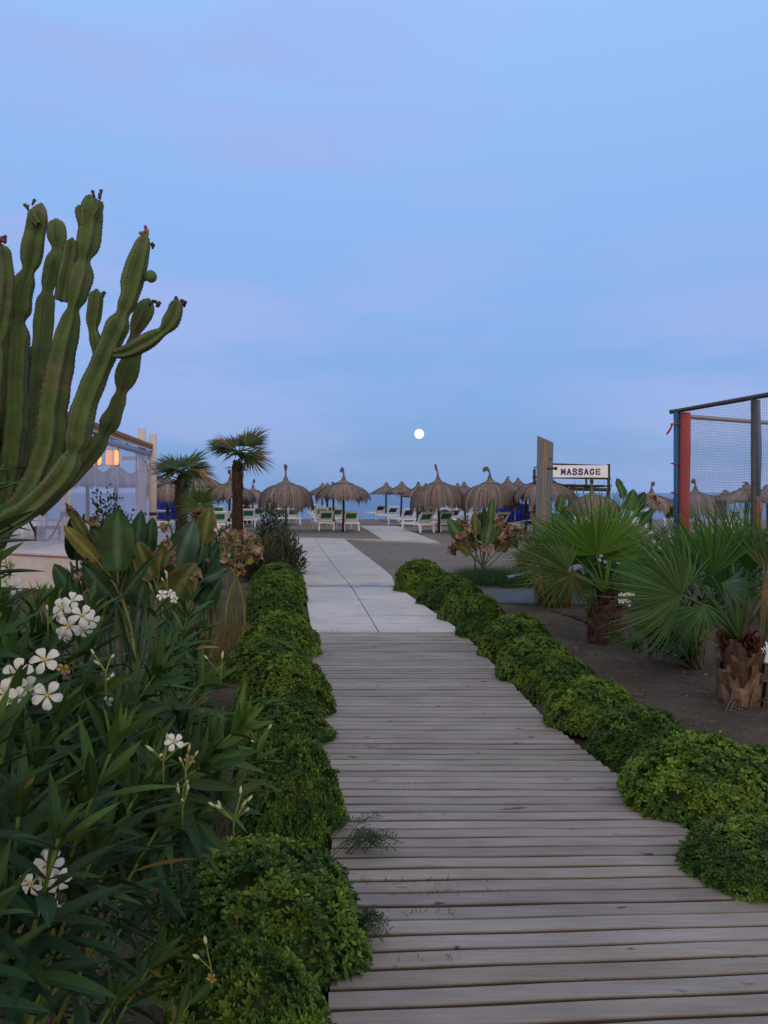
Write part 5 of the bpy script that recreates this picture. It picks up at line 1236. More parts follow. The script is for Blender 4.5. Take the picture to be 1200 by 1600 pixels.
# ------------------------------------------------------------------ sun loungers
def lounger(panel, back_deg=50, lab='', twin=False):
    root = thing('sun_lounger', lab, 'sun lounger', (0, 0, 0)); W_ = .64; Hs = .34; y0, yh, y1 = -.95, -.32, .95   # head at -y
    m_ = MB(); 
    for s_ in (-1, 1):
        m_.bar((s_ * W_ / 2, yh - .35, Hs), (s_ * W_ / 2, y1, Hs), .055, .075)
    m_.bar((-W_ / 2, y1, Hs), (W_ / 2, y1, Hs), .055, .075, up=(0, 0, 1)); m_.bar((-W_ / 2, y0 + .3, Hs), (W_ / 2, y0 + .3, Hs), .055, .075); m_.build('frame', M['white_plastic'], root)
    m_ = MB(); 
    for k in range(12):
        y_ = yh + .06 + k * .1; m_.box((0, y_, Hs + .028), (W_ - .06, .085, .014))
    m_.build('seat', M['white_plastic'], root)
    a = R(back_deg); L_ = .62; d = np.array([0, -math.cos(a), math.sin(a)]); nrm_ = np.array([0, math.sin(a), math.cos(a)]); h0 = np.array([0, yh, Hs + .04])
    m_ = MB()
    for s_ in (-1, 1): m_.bar(h0 + [s_ * (W_ / 2 - .045), 0, 0], h0 + d * L_ + [s_ * (W_ / 2 - .045), 0, 0], .09, .04, up=nrm_)
    m_.bar(h0 + d * (L_ - .055) + [-W_ / 2 + .09, 0, 0], h0 + d * (L_ - .055) + [W_ / 2 - .09, 0, 0], .11, .036, up=nrm_); m_.bar(h0 + d * .03 + [-W_ / 2 + .09, 0, 0], h0 + d * .03 + [W_ / 2 - .09, 0, 0], .06, .036, up=nrm_)
    m_.bar(h0 + d * .15 + [-W_ / 2 + .09, 0, 0], h0 + d * .15 + [W_ / 2 - .09, 0, 0], .10, .030, up=nrm_)
    bf = m_.build('backrest', M['white_plastic'], root)
    m_ = MB(); Rm = np.stack([np.array([1., 0, 0]), d, nrm_], 1); m_.box(h0 + d * (L_ * .54), (W_ - .17, L_ * .56, .028), Rm=Rm); m_.build('backrest_panel', M[panel], root)
    for sx_ in (-1, 1):
        for yy, ln in ((y0 + .38, -.05), (y1 - .12, .05)):
            m_ = MB(); m_.add([(sx_ * W_ / 2 - .035, yy - .05, Hs - .03), (sx_ * W_ / 2 + .035, yy - .05, Hs - .03), (sx_ * W_ / 2 + .035, yy + .07, Hs - .03), (sx_ * W_ / 2 - .035, yy + .07, Hs - .03),
                               (sx_ * W_ / 2 - .03, yy - .03 + ln, 0), (sx_ * W_ / 2 + .03, yy - .03 + ln, 0), (sx_ * W_ / 2 + .03, yy + .035 + ln, 0), (sx_ * W_ / 2 - .03, yy + .035 + ln, 0)],
                              [[0, 1, 2, 3], [4, 7, 6, 5], [0, 4, 5, 1], [1, 5, 6, 2], [2, 6, 7, 3], [3, 7, 4, 0]], smooth=False); m_.build('leg', M['white_plastic'], root)
    reg(root); return root
lo = {'g': lounger('green_panel'), 'b': lounger('blue_panel'), 't': lounger('turquoise_panel', 68), 'y': lounger('yellow', 12)}
lused = set()
def put_lo(k, px, py, lab, rz=14, grp='sun loungers with green panels'):
    gnd = G(px, py, -.03); loc = (float(gnd[0]), float(gnd[1]) + .55, -.03); r_ = R(rz)
    grp = {'g': 'green backed sun loungers', 'b': 'blue backed sun loungers', 't': 'turquoise backed sun loungers', 'y': 'yellow sun loungers'}[k]
    # head end stays at the given point
    loc = (float(gnd[0]) - math.sin(r_) * .6, float(gnd[1]) + math.cos(r_) * .6, -.03)
    if k not in lused:
        lused.add(k); o = lo[k]; o.location = loc; o.rotation_euler = (0, 0, r_); o['label'] = lab; o['group'] = grp
    else: dup(lo[k], loc, r_, lab, grp)
for q in [
 ('g', 510, 829, 'green backed lounger left of the ragged umbrella pole'), ('g', 549, 829.5, 'green backed lounger right of the ragged umbrella pole'),
 ('g', 503.5, 819, 'green backed lounger second in the row left behind the ragged umbrella'), ('g', 527, 820, 'lounger peeking between the front pair under the ragged umbrella'), ('g', 500, 813.5, 'green lounger third in the row left behind the ragged umbrella'), ('g', 493, 809.5, 'farthest green lounger left behind the ragged umbrella'), ('g', 517, 813.5, 'pale lounger far behind the ragged umbrella pole'),
 ('g', 459, 820, 'green backed lounger right of the upright tuft umbrella pole'), ('g', 438, 820, 'green backed lounger left of the upright tuft umbrella pole'), ('g', 457, 812, 'rear lounger right of the upright tuft umbrella pole'), ('g', 436, 812, 'rear lounger left of the upright tuft umbrella pole'),
 ('g', 388, 823, 'green lounger right of the tall palm trunk'), ('g', 342, 832, 'green lounger between the short palm and the flat ragged umbrella pole'), ('g', 368, 829, 'green lounger half behind the tall palm trunk'), ('g', 342, 814, 'rear green lounger left of the flat ragged umbrella pole'),
 ('g', 392, 814, 'rear lounger below the person right of the palm'), ('g', 404, 818, 'lounger behind the grey green shrub top'), ('g', 380, 811, 'far lounger just right of the palm trunk'), ('g', 255, 827, 'green lounger next to the white pavilion post'),
 ('g', 413, 812, 'far green lounger left of the upright tuft dome skirt')]: put_lo(q[0], q[1], q[2], q[3], 15)
put_lo('t', 257, 816, 'turquoise raised lounger beside the white pavilion post', 10); put_lo('t', 807, 822, 'turquoise raised lounger right of the curled tuft umbrella', 20)
put_lo('y', 814, 832, 'yellow lounger under the turquoise one near the shower column', 60)
for q in [
 ('b', 595, 810, 'farthest blue backed lounger at the waterline'), ('b', 614.5, 815, 'blue backed lounger left of the second waterline umbrella pole'), ('b', 639, 822, 'blue backed lounger at the edge of the far path'), ('b', 651, 812, 'blue lounger behind the red brown pole of the folded tip umbrella'),
 ('b', 661, 820, 'blue lounger between the folded tip umbrella and the left leaning tuft dome'), ('g', 667, 832, 'green lounger left of the left leaning tuft umbrella pole'), ('g', 676, 816, 'green lounger behind the pair under the left leaning tuft dome'), ('b', 694, 820, 'blue lounger right of the left leaning tuft umbrella pole, behind'),
 ('g', 698, 831, 'green lounger right of the left leaning tuft umbrella pole, in front'), ('b', 706, 811, 'far blue lounger between the two domed umbrellas'), ('b', 724, 812, 'far blue lounger next to the dark umbrella pole'), ('b', 711, 822, 'blue lounger just above the brown leaves, left part'),
 ('b', 745, 813, 'blue lounger beneath the curled tuft umbrella, far'), ('g', 750, 833, 'green lounger left of the curled tuft umbrella pole'), ('g', 785, 833, 'green lounger right of the curled tuft umbrella pole'), ('b', 768, 818, 'blue lounger behind the curled tuft umbrella pole')]: put_lo(q[0], q[1], q[2], q[3], 28)
for q in [('b', 915, 822, 'lounger glimpsed through the fan palm under the massage sign'), ('g', 1000, 826, 'lounger glimpsed under the broken topped umbrella'), ('b', 1082, 824, 'lounger behind the net under the curved tuft umbrella'), ('g', 1150, 826, 'lounger behind the net near the right post')]: put_lo(q[0], q[1], q[2], q[3], 20)

# blue cloth windbreaks
def cloth(x0, x1, y0, y1, z_, label):
    mb = MB(); n_ = 24; V = []
    for i in range(n_ + 1):
        for j in range(8):
            p = P(x0 + (x1 - x0) * i / n_, y0 + (y1 - y0) * j / 7, z_); sag = .12 * math.sin(i / n_ * math.pi) * (1 - j / 7)
            V.append((p[0], p[1] + .05 * math.sin(i * 1.3) * (j / 7 + .3), p[2] - sag))
    V = np.array(V); c_ = V.mean(0)
    Vb = V + [0, .006, 0]; k = len(V)
    Fq = [[i * 8 + j, i * 8 + j + 1, (i + 1) * 8 + j + 1, (i + 1) * 8 + j] for i in range(n_) for j in range(7)]
    mb.add(np.vstack([V, Vb]), Fq + [[a + k for a in q[::-1]] for q in Fq]); root = thing('windbreak', label, 'windbreak', (0, 0, 0), group='blue windbreaks')
    mb.build('cloth', M['blue_cloth'], root)
    for x in (x0, x1):
        m_ = MB(); p = P(x, y0, z_); m_.tube([(p[0], p[1] + .03, -.05), (p[0], p[1] + .03, p[2] + .03)], .02, 8); m_.build('post', M['pole'], root)
cloth(243, 289, 766, 812, 33, 'vivid blue cloth windbreak beside the pavilion post')
cloth(806, 836, 783, 820, 31, 'blue cloth windbreak left of the shower column')
cloth(776, 804, 783, 822, 32, 'narrow blue cloth windbreak beneath the curled tuft umbrella skirt')

# ------------------------------------------------------------------ person
def person(loc, label):
    me = bpy.data.meshes.new('person'); J = {'pel': (0, 0, .92), 'chest': (0, .01, 1.22), 'neck': (0, .01, 1.42), 'head': (0, -.01, 1.56), 'top': (0, 0, 1.66),
        'ls': (-.17, 0, 1.37), 'le': (-.23, .02, 1.10), 'lw': (-.12, -.16, .98), 'lh': (-.05, -.22, 1.0), 'rs': (.17, 0, 1.37), 're': (.24, .02, 1.1), 'rw': (.14, -.15, .97), 'rh': (.07, -.2, .99),
        'lhip': (-.09, 0, .88), 'lk': (-.10, -.02, .48), 'la': (-.10, .02, .08), 'lf': (-.11, -.12, .03), 'rhip': (.09, 0, .88), 'rk': (.11, -.02, .48), 'ra': (.11, .02, .08), 'rf': (.12, -.12, .03)}
    Rr = {'pel': .15, 'chest': .155, 'neck': .055, 'head': .10, 'top': .07, 'ls': .065, 'le': .042, 'lw': .03, 'lh': .035, 'rs': .065, 're': .042, 'rw': .03, 'rh': .035, 'lhip': .09, 'lk': .06, 'la': .04, 'lf': .035, 'rhip': .09, 'rk': .06, 'ra': .04, 'rf': .035}
    ks = list(J); ed = [('pel', 'chest'), ('chest', 'neck'), ('neck', 'head'), ('head', 'top'), ('chest', 'ls'), ('ls', 'le'), ('le', 'lw'), ('lw', 'lh'), ('chest', 'rs'), ('rs', 're'), ('re', 'rw'), ('rw', 'rh'),
        ('pel', 'lhip'), ('lhip', 'lk'), ('lk', 'la'), ('la', 'lf'), ('pel', 'rhip'), ('rhip', 'rk'), ('rk', 'ra'), ('ra', 'rf')]
    me.from_pydata([J[k] for k in ks], [(ks.index(a), ks.index(b)) for a, b in ed], [])
    o = bpy.data.objects.new('person', me); COL.objects.link(o)
    md = o.modifiers.new('skin', 'SKIN'); sv = me.skin_vertices if me.skin_vertices else None
    if not me.skin_vertices: me.attributes.new('_', 'FLOAT', 'POINT')
    bpy.context.view_layer.objects.active = o
    if len(me.skin_vertices) == 0:
        bpy.ops.mesh.customdata_skin_add()
    for i, k in enumerate(ks): me.skin_vertices[0].data[i].radius = (Rr[k] * (1.15 if k in ('chest', 'pel') else 1), Rr[k] * (.72 if k in ('chest', 'pel') else 1)); me.skin_vertices[0].data[i].use_root = k == 'pel'
    sb = o.modifiers.new('sub', 'SUBSURF'); sb.levels = 1; sb.render_levels = 2
    me.materials.append(M['skin']); o.location = loc; tag(o, label, 'person')
    m_ = MB(); m_.lathe([(.13, 1.40), (.20, 1.37), (.215, 1.28), (.19, 1.1), (.17, .95), (.20, .80), (.19, .74)], 20); sh_ = m_.build('shirt', M['cloth_dark'], o); sh_.scale = (1, .72, 1)
    for s_ in (-1, 1):
        m_ = MB(); m_.tube([(s_ * .16, 0, 1.37), (s_ * .215, .015, 1.2), (s_ * .235, .02, 1.1)], [.085, .066, .058], 10); m_.build('sleeve', M['cloth_dark'], o)
        m_ = MB(); m_.tube([(s_ * .09, 0, .88), (s_ * .11, -.02, .48), (s_ * .11, .015, .14)], [.115, .085, .06], 10); m_.build('trouser_leg', M['cloth_dark'], o)
    m_ = MB(); m_.lathe([(.001, 1.70), (.07, 1.69), (.105, 1.64), (.118, 1.57), (.11, 1.50), (.08, 1.44)], 16); h_ = m_.build('hair', M['dark_wood'], o); h_.location = (0, .035, 0); h_.scale = (1, .8, 1)
    return o
try:
    zp = 36.5; person((float(P(386, 0, zp)[0]), zp, -.03), 'person in a dark top standing among loungers right of the tall palm')
except Exception as e:
    print('person failed', e)

# ------------------------------------------------------------------ shower column
zt = 10.9; tb = np.array([P(849, 0, zt)[0], zt, .02]); root = thing('beach_shower', 'tall brushed steel shower column with slanted top and painted amber sunset reflections', 'beach shower', tuple(tb))
Rz = np.array(Matrix.Rotation(R(-24), 3, 'Z')); mb = MB(); wx, wy, H = .115, .075, 2.40
def quad_col(mb, wx, wy, H, slant, lean, n=1):
    V = []; lx = lean
    for (x, y) in ((-wx, -wy), (wx, -wy), (wx, wy), (-wx, wy)): V.append(np.array([x - .02, y, 0]))
    for (x, y) in ((-wx, -wy), (wx, -wy), (wx, wy), (-wx, wy)): V.append(np.array([x + lx, y, H - slant * (x + wx) / (2 * wx)]))
    V = np.array(V) @ Rz.T; mb.add(V, [[0, 3, 2, 1], [4, 5, 6, 7], [0, 1, 5, 4], [1, 2, 6, 5], [2, 3, 7, 6], [3, 0, 4, 7]], smooth=False)
quad_col(mb, .105, .07, 2.42, .10, .03); mb.build('column', M['steel'], root)
for off in (-.002, .028):  # sunset reflection on the steel edge, painted as two thin amber strips
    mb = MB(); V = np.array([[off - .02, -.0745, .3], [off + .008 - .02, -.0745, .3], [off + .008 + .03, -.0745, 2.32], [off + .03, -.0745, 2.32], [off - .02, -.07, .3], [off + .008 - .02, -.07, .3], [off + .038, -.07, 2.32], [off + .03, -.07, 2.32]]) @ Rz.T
    mb.add(V, [[0, 1, 2, 3], [4, 7, 6, 5], [0, 4, 5, 1], [1, 5, 6, 2], [2, 6, 7, 3], [3, 7, 4, 0]], smooth=False); mb.build('sunset_reflection', M['amber'], root)
mb = MB(); a_ = P(858, 732, zt - .1) - tb; mb.tube([a_ - [.03, 0, 0], a_ + [.09, -.02, 0]], .018, 12); mb.tube([a_ + [.085, -.02, 0], a_ + [.11, -.02, 0]], .026, 12); mb.build('shower_head', M['galv'], root)
mb = MB(); a_ = P(860, 717, zt - .1) - tb; mb.tube([a_, a_ + [0, -.03, 0]], .016, 12); mb.build('push_button', M['galv'], root)
mb = MB(); a_ = P(862, 779, zt - .1) - tb; mb.tube([a_, a_ + [0, -.03, 0]], .012, 12); mb.build('push_button', M['galv'], root)
mb = MB(); a_ = P(838, 893, zt - .15) - tb; b_ = P(796, 902, zt - .6) - tb
mb.add([a_ + [0, -.02, 0], a_ + [0, .22, 0], b_ + [0, .22, .0], b_ + [0, -.02, 0], a_ + [0, -.02, -.03], a_ + [0, .22, -.03], b_ + [0, .22, -.03], b_ + [0, -.02, -.03]], [[0, 1, 2, 3], [4, 7, 6, 5], [0, 4, 5, 1], [1, 5, 6, 2], [2, 6, 7, 3], [3, 7, 4, 0]], smooth=False)
mb.build('foot_tray', M['steel'], root)

# ------------------------------------------------------------------ massage stand
zg = 28.0; gb = np.array([P(895, 0, zg)[0], zg, 0]); root = thing('massage_stand', 'dark timber stand with white massage sign above canvas panels', 'massage stand', tuple(gb))
def Pm(px, py, d=0): return P(px, py, zg + d) - gb
for px, tp in ((835, 733), (951, 725)):
    for d_, h_ in ((0, P(0, tp, zg)[2]), (2.0, 1.75)): mb = MB(); a_ = Pm(px, 0, 0); mb.box((a_[0] + d_ * (.03 if px < 900 else -.03), d_, h_ / 2), (.09, .09, h_)); mb.build('post', M['dark_wood'], root)
mb = MB(); mb.bar(Pm(862, 725), Pm(952, 728), .06, .06); mb.build('rail', M['dark_wood'], root)
for y_ in (746.5, 764): 
    mb = MB(); mb.bar(Pm(832, y_ - 1), Pm(954, y_ + 1.5), .07, .07 if y_ < 750 else .13); mb.build('rail', M['dark_wood'], root)
mb = MB(); mb.bar(Pm(834, 731), Pm(863, 727), .05, .05); mb.build('rail', M['dark_wood'], root)
for px in (916, 863): mb = MB(); mb.bar(Pm(px, 747), Pm(px, 762), .06, .06, up=(0, 1, 0)); mb.build('strut', M['dark_wood'], root)
mb = MB(); a_, b_ = Pm(863.5, 727), Pm(949, 746); mb.box(((a_[0] + b_[0]) / 2, -.06, (a_[2] + b_[2]) / 2), (b_[0] - a_[0], .03, a_[2] - b_[2])); sb = mb.build('sign_board', M['sign_board'], root)
def arc(cx, cy, rx, ry, a0, a1, n_=9): return [(cx + rx * math.cos(R(a)), cy + ry * math.sin(R(a))) for a in np.linspace(a0, a1, n_)]
SS = arc(.5, .76, .34, .20, 20, 180) [:-1] + arc(.5, .74, .34, .22, 180, 270) + arc(.5, .27, .36, .25, 90, -90)[1:] + arc(.5, .26, .36, .24, -90, -165)[1:]
GLY = {'M': [[(.02, .04), (.30, .04)], [(.16, 0), (.16, 1)], [(.02, .96), (.24, .96)], [(.17, .97), (.5, .25)], [(.5, .25), (.83, .97)], [(.84, 0), (.84, 1)], [(.70, .04), (.98, .04)], [(.76, .96), (.98, .96)]],
       'A': [[(.14, 0), (.5, .98)], [(.5, .98), (.86, 0)], [(.28, .32), (.72, .32)], [(0, .04), (.30, .04)], [(.70, .04), (1, .04)], [(.34, .95), (.56, .95)]],
       'S': [SS, [(.83, .66), (.83, .98)], [(.14, .34), (.14, .02)]],
       'G': [arc(.52, .5, .38, .44, 50, 310, 16), [(.82, .10), (.82, .46)], [(.58, .46), (.98, .46)], [(.82, .66), (.82, .97)]],
       'E': [[(.2, 0), (.2, 1)], [(.04, .94), (.88, .94)], [(.04, .06), (.88, .06)], [(.2, .5), (.66, .5)], [(.86, 1), (.86, .74)], [(.86, 0), (.86, .28)], [(.66, .64), (.66, .36)]]}
mb = MB(); pxm = zg / F; cw = 9.0 * pxm; lw = 7.4 * pxm; lh = 9.4 * pxm; x0_ = Pm(875.6, 0)[0]; zb0 = Pm(0, 741.9)[2]; lay = 0
for gi, ch_ in enumerate('MASSAGE'):
    for st_ in GLY[ch_]:
        thick = (.25 if len(st_) > 2 or abs(st_[0][1] - st_[-1][1]) > .2 else .15) * lh
        pp = [np.array([x0_ + gi * cw + a * lw, -.0765 - .0005 * (lay % 9), zb0 + b * lh]) for a, b in st_]; lay += 1
        L_, R_ = [], []
        for k_ in range(len(pp)):
            t_ = pp[min(k_ + 1, len(pp) - 1)] - pp[max(k_ - 1, 0)]; t_ = nrm(t_); n_ = np.array([-t_[2], 0, t_[0]]) * thick / 2
            L_.append(pp[k_] + n_); R_.append(pp[k_] - n_)
        K_ = len(pp); V = L_ + R_ + [q + [0, .0012, 0] for q in L_ + R_]
        mb.add(V, [[k_, k_ + 1, K_ + k_ + 1, K_ + k_] for k_ in range(K_ - 1)] + [[2 * K_ + k_, 3 * K_ + k_, 3 * K_ + k_ + 1, 2 * K_ + k_ + 1] for k_ in range(K_ - 1)], smooth=False)
mb.build('lettering', M['sign_text'], sb)
for (x0, x1, y0, y1) in ((866, 895, 760, 776), (836, 862, 768, 800), (900, 948, 778, 800)):
    mb = MB(); a_, b_ = Pm(x0, y0), Pm(x1, y1); mb.box(((a_[0] + b_[0]) / 2, 1.2, (a_[2] + b_[2]) / 2), (b_[0] - a_[0], .03, a_[2] - b_[2])); mb.build('canvas_panel', M['canvas'], root)
mb = MB()
for k in range(9): mb.bar(Pm(862 + k * 11, 757 + .3 * k) + [0, -.1, 0], Pm(862 + k * 11, 758 + .3 * k) + [0, 2.1, 0], .22, .05 + .02 * (k % 2))
mb.build('roof', M['dark_wood'], root)

# ------------------------------------------------------------------ ball court cage
Hc = 3.0; q0 = np.array([P(1060, 0, 12.7)[0], 12.7, 0]); q1 = np.array([5.42, 10.85, 0]); q2 = np.array([6.05, 8.0, 0]); q3 = np.array([7.6, 14.2, 0]); q3b = q0 + (q3 - q0) * 2.0
root = thing('netted_sports_cage', 'netted sports cage with red and blue padded corner post', 'sports cage', tuple(q0))
mb = MB(); mb.tube([(0, 0, -.05), (0, 0, Hc)], .035, 12); mb.build('corner_post', M['galv'], root)
mb = MB(); mb.tube([(-.045, -.02, .55), (-.05, -.03, 1.6), (-.045, -.02, Hc - .02)], [.045, .042, .045], 14); mb.build('blue_padding', M['blue_pad'], root)
mb = MB(); mb.tube([(.085, -.05, .50), (.075, -.06, 1.5), (.09, -.05, 2.3), (.10, -.05, Hc - .03)], [.095, .088, .092, .085], 16); mb.build('red_padding', M['red_pad'], root)
for z_ in (2.78, 2.1, 1.6): 
    mb = MB(); a = np.linspace(0, 2 * math.pi, 20); mb.tube([(-.06 + .072 * math.cos(t), -.02 + .072 * math.sin(t), z_ + .01 * math.sin(t)) for t in a], .009, 6); mb.build('strap', M['red_pad'], root)
mb = MB(); n0 = mb.n; V = [(-.12, -.02, 2.80), (-.10, -.02, 2.77), (-.17, -.05, 2.70), (-.15, -.05, 2.66), (-.22, -.03, 2.62), (-.21, -.03, 2.58)]; mb.add(V + [tuple(np.array(v_) + [0, .004, 0]) for v_ in V], [[0, 1, 3, 2], [2, 3, 5, 4], [6, 8, 9, 7], [8, 10, 11, 9]]); mb.build('ribbon', M['red_pad'], root)
d1, d2_, d3 = q1 - q0, q2 - q0, q3b - q0
mb = MB(); mb.tube([d1 + [0, 0, -.05], d1 + [0, 0, Hc]], .036, 12); mb.build('net_post', M['galv'], root)
mb = MB(); mb.tube([d1 + [.09, .05, 1.55], d1 + [.10, .05, 2.2], d1 + [.085, .05, Hc - .03]], [.035, .045, .035], 12); mb.build('pale_padding', M['pale_pad'], root)
mb = MB(); mb.tube([d1 + [.085, .04, .8], d1 + [.085, .04, 1.5]], [.05, .05], 12); mb.build('red_padding', M['red_pad'], root)
mb = MB(); mb.tube([d2_ + [0, 0, -.05], d2_ + [0, 0, Hc]], .04, 10); mb.build('net_post', M['galv'], root)
mb = MB(); mb.tube([d3 + [0, 0, -.05], d3 + [0, 0, Hc]], .04, 10); mb.build('net_post', M['galv'], root)
mb = MB(); mb.tube([(-.14, .02, Hc - .01), (0, 0, Hc + .01), d1 + [0, 0, Hc], d2_ + [0, 0, Hc]], .038, 10); mb.build('top_rail', M['galv'], root)
mb = MB(); mb.tube([(0, 0, Hc - .08), d3 + [0, 0, Hc - .06]], .04, 10); mb.build('top_rail', M['grey_pipe'], root)
def net(a, b, h0, h1, cell=.040, th=.0018, sag=.0):
    mb = MB(); a = np.asarray(a, float); b = np.asarray(b, float); L_ = np.linalg.norm(b - a); d = (b - a) / L_; n_ = int(L_ / cell)
    up = np.array([0, 0, 1.]); side = np.cross(d, up)
    def off(s, z_): return side * (.03 * math.sin(s * 1.3 + z_ * .9) + .015 * math.sin(s * 4 + z_ * 2.3)) + d * .012 * math.sin(z_ * 5 + s) + up * .015 * math.sin(s * 3.1)
    K = 9
    for i in range(n_ + 1):
        s = i * L_ / n_; zs = np.linspace(h0, h1, K); mb.tube([a + d * s + up * z_ + off(s, z_) for z_ in zs], th, 3, caps=False)
    m_ = int((h1 - h0) / cell)
    for j in range(m_ + 1):
        z_ = h0 + j * (h1 - h0) / m_; mb.tube([a + d * s + up * z_ + off(s, z_) for s in np.linspace(0, L_, 11)], th, 3, caps=False)
    return mb
net(np.zeros(3), d1, .15, Hc - .02).build('net', M['net'], root); net(d1, d2_, .15, Hc - .02).build('net', M['net'], root); net(np.zeros(3), d3, .15, Hc - .1, cell=.05).build('net', M['net'], root)
# white planks lying at right
mb = MB(); c_ = G(1196, 1036); root = thing('white_pallet', 'broken white painted pallet lying behind the scaly palm trunk', 'pallet', tuple(c_), R(-8))
for k in range(3): mb = MB(); mb.box((.18, .12 * k - .1, .15), (.62, .10, .022)); mb.build('board', M['white_plastic'], root)
for k in range(2): mb = MB(); mb.box((-.05 + .42 * k, .02, .085), (.08, .34, .105)); mb.build('block', M['white_plastic'], root)

# ------------------------------------------------------------------ beach pavilion and terrace
Tz = .6
def wallX(z): return -6.9 + .134 * (18.8 - z)
# terrace (structure)
mb = MB()
def prism(mb, poly, z0, z1, col=(1, 1, 1)):
    n_ = len(poly); mb.add([(x, y, z0) for x, y in poly] + [(x, y, z1) for x, y in poly], [list(range(n_))[::-1], list(range(n_, 2 * n_))] + [[i, (i + 1) % n_, (i + 1) % n_ + n_, i + n_] for i in range(n_)], col, smooth=False)
A0 = P(15, 862, 12.5)[:2]; A1 = P(160, 876, 11.55)[:2]; A2 = (wallX(26) + .5, 26.)
prism(mb, [(-16, 13.6), tuple(A0), tuple(A1), (A1[0] - .05, 12.6), A2, (-16, 26)], -.05, Tz)
tag(mb.build('terrace_pavement', M['white_wall']), 'white rendered terrace raised behind the left plants', kind='structure')
mb = MB(); pA, pB = np.array([*A0, Tz - .035]), np.array([*A1, Tz - .035]); nn = np.array([.06, -.97, 0]) * .012
mb.bar(pA + nn, pB + nn, .02, .022); mb.bar(np.array([-16, 13.6, Tz - .035]) + nn, pA + nn, .02, .022); tag(mb.build('terrace_pavement_edge', M['tile_roof']), 'thin brown edging line along the terrace front', kind='structure')
mb = MB(); prism(mb, [(A1[0] + .01, A1[1] + .05), (A1[0] + .62, A1[1] + .12), (A1[0] + .55, A1[1] + 1.1), (A1[0] - .03, A1[1] + 1.0)], -.05, .32); tag(mb.build('terrace_pavement_step', M['white_wall']), 'lower bluish step at the terrace corner', kind='structure')
pv = np.array([wallX(24), 24., Tz]); root = thing('beach_pavilion', 'pavilion with clear plastic curtains, cream posts and tiled roof on the terrace', 'pavilion', tuple(pv))
def Wp(z, h, dx=0): return np.array([wallX(z) + dx, z, h]) - pv
roofH = 3.35
posts = [(239, 24.0, 678, .12), (222, 23.2, 670, .12), (103, 15.0, 700, .095)]
for px, z_, tp, r_ in posts:
    mb = MB(); b_ = np.array([P(px, 0, z_)[0], z_, Tz]) - pv; t_ = P(px, tp, z_)[2]; mb.tube([b_ + [0, 0, -.02], b_ + [0, 0, t_ - Tz]], r_, 16)
    po = mb.build('post', M['cream_post'], root)
    mb = MB(); zb_ = P(0, 803 if px > 200 else 803, z_)[2] - Tz; mb.tube([b_ + [0, 0, zb_ - .05], b_ + [0, 0, zb_ + .05]], r_ + .012, 16); mb.build('black_band', M['black'], po)
mb = MB(); b_ = np.array([P(158, 0, 18)[0] - 3, 21.5, Tz]) - pv; mb.tube([b_, b_ + [0, 0, 3.9]], .10, 14); mb.build('post', M['cream_post'], root)
# curtain headrail, curtain panes
def top_at(px, z_): return P(px, np.interp(px, [0, 110, 175, 237], [632, 668, 690, 708]), z_)[2]
zs_ = [13.0, 15.0, 17.2, 19.4, 21.8, 24.0]
hd = 2.88
mb = MB(); mb.tube([Wp(12.6, hd - .02), Wp(24.0, hd - .02)], .085, 12); M['lav'] = mat('rolled_canvas', (.36, .36, .55), rough=.7, nscale=8, namt=.15); mb.build('curtain_roller', M['lav'], root)
for a_, b_ in zip(zs_[:-1], zs_[1:]):
    mb = MB(); n_ = 14; V = []
    for i in range(n_ + 1):
        for j in range(7):
            z_ = a_ + .04 + (b_ - a_ - .08) * i / n_; h_ = Tz + .02 + (hd - .08 - Tz) * j / 6; V.append(Wp(z_, h_, .004 * math.sin(i * .6 + j * .4) * (1 - j / 7)))
    mb.add(V, [[i * 7 + j, i * 7 + j + 1, (i + 1) * 7 + j + 1, (i + 1) * 7 + j] for i in range(n_) for j in range(6)]); mb.build('plastic_curtain', M['plastic'], root)
    mb = MB(); mb.bar(Wp(b_, Tz), Wp(b_, hd - .06), .05, .03, up=(1, 0, 0)); mb.build('curtain_seam', M['lav'], root)
# back curtain of the pavilion
# roof: tiles in rows, sloping down towards the path
mb = MB(); nt_ = 46
e0 = np.array([wallX(12.0) + .12, 12.0, 3.12]); e1 = np.array([wallX(23.9) + .12, 23.9, 3.08])
for i in range(nt_):
    t = (i + .5) / nt_; p = e0 + (e1 - e0) * t - pv; up_ = p + np.array([-2.3, -.3, .62])
    mb.tube([p, up_], [.085, .085], 8, (1, 1, 1))
prv = [e0 - pv + [0, 0, -.05], e1 - pv + [0, 0, -.05]]
mb.add([prv[0], prv[1], prv[1] + [-2.3, -.3, .62], prv[0] + [-2.3, -.3, .62], prv[0] - [0, 0, .05], prv[1] - [0, 0, .05], prv[1] + [-2.3, -.3, .57], prv[0] + [-2.3, -.3, .57]], [[0, 1, 2, 3], [4, 7, 6, 5], [0, 4, 5, 1], [1, 5, 6, 2], [2, 6, 7, 3], [3, 7, 4, 0]], smooth=False)
mb.build('roof', M['tile_roof'], root)
mb = MB(); mb.bar(e0 - pv + [-.03, 0, -.10], e1 - pv + [-.03, 0, -.10], .05, .07); mb.build('eaves_beam', M['canvas'], root)
mb = MB(); mb.bar(Wp(24.1, 2.72, .1), Wp(24.1, 2.72, -.9), .12, .12); mb.build('cross_beam', M['cream_post'], root)
mb = MB(); a_ = P(160, 655, 20.5); b_ = P(286, 775, 26); mb.tube([a_ - pv, (a_ + b_) / 2 - pv + [0, 0, -.05], b_ - pv], .012, 6); mb.build('guy_wire', M['galv'], root)
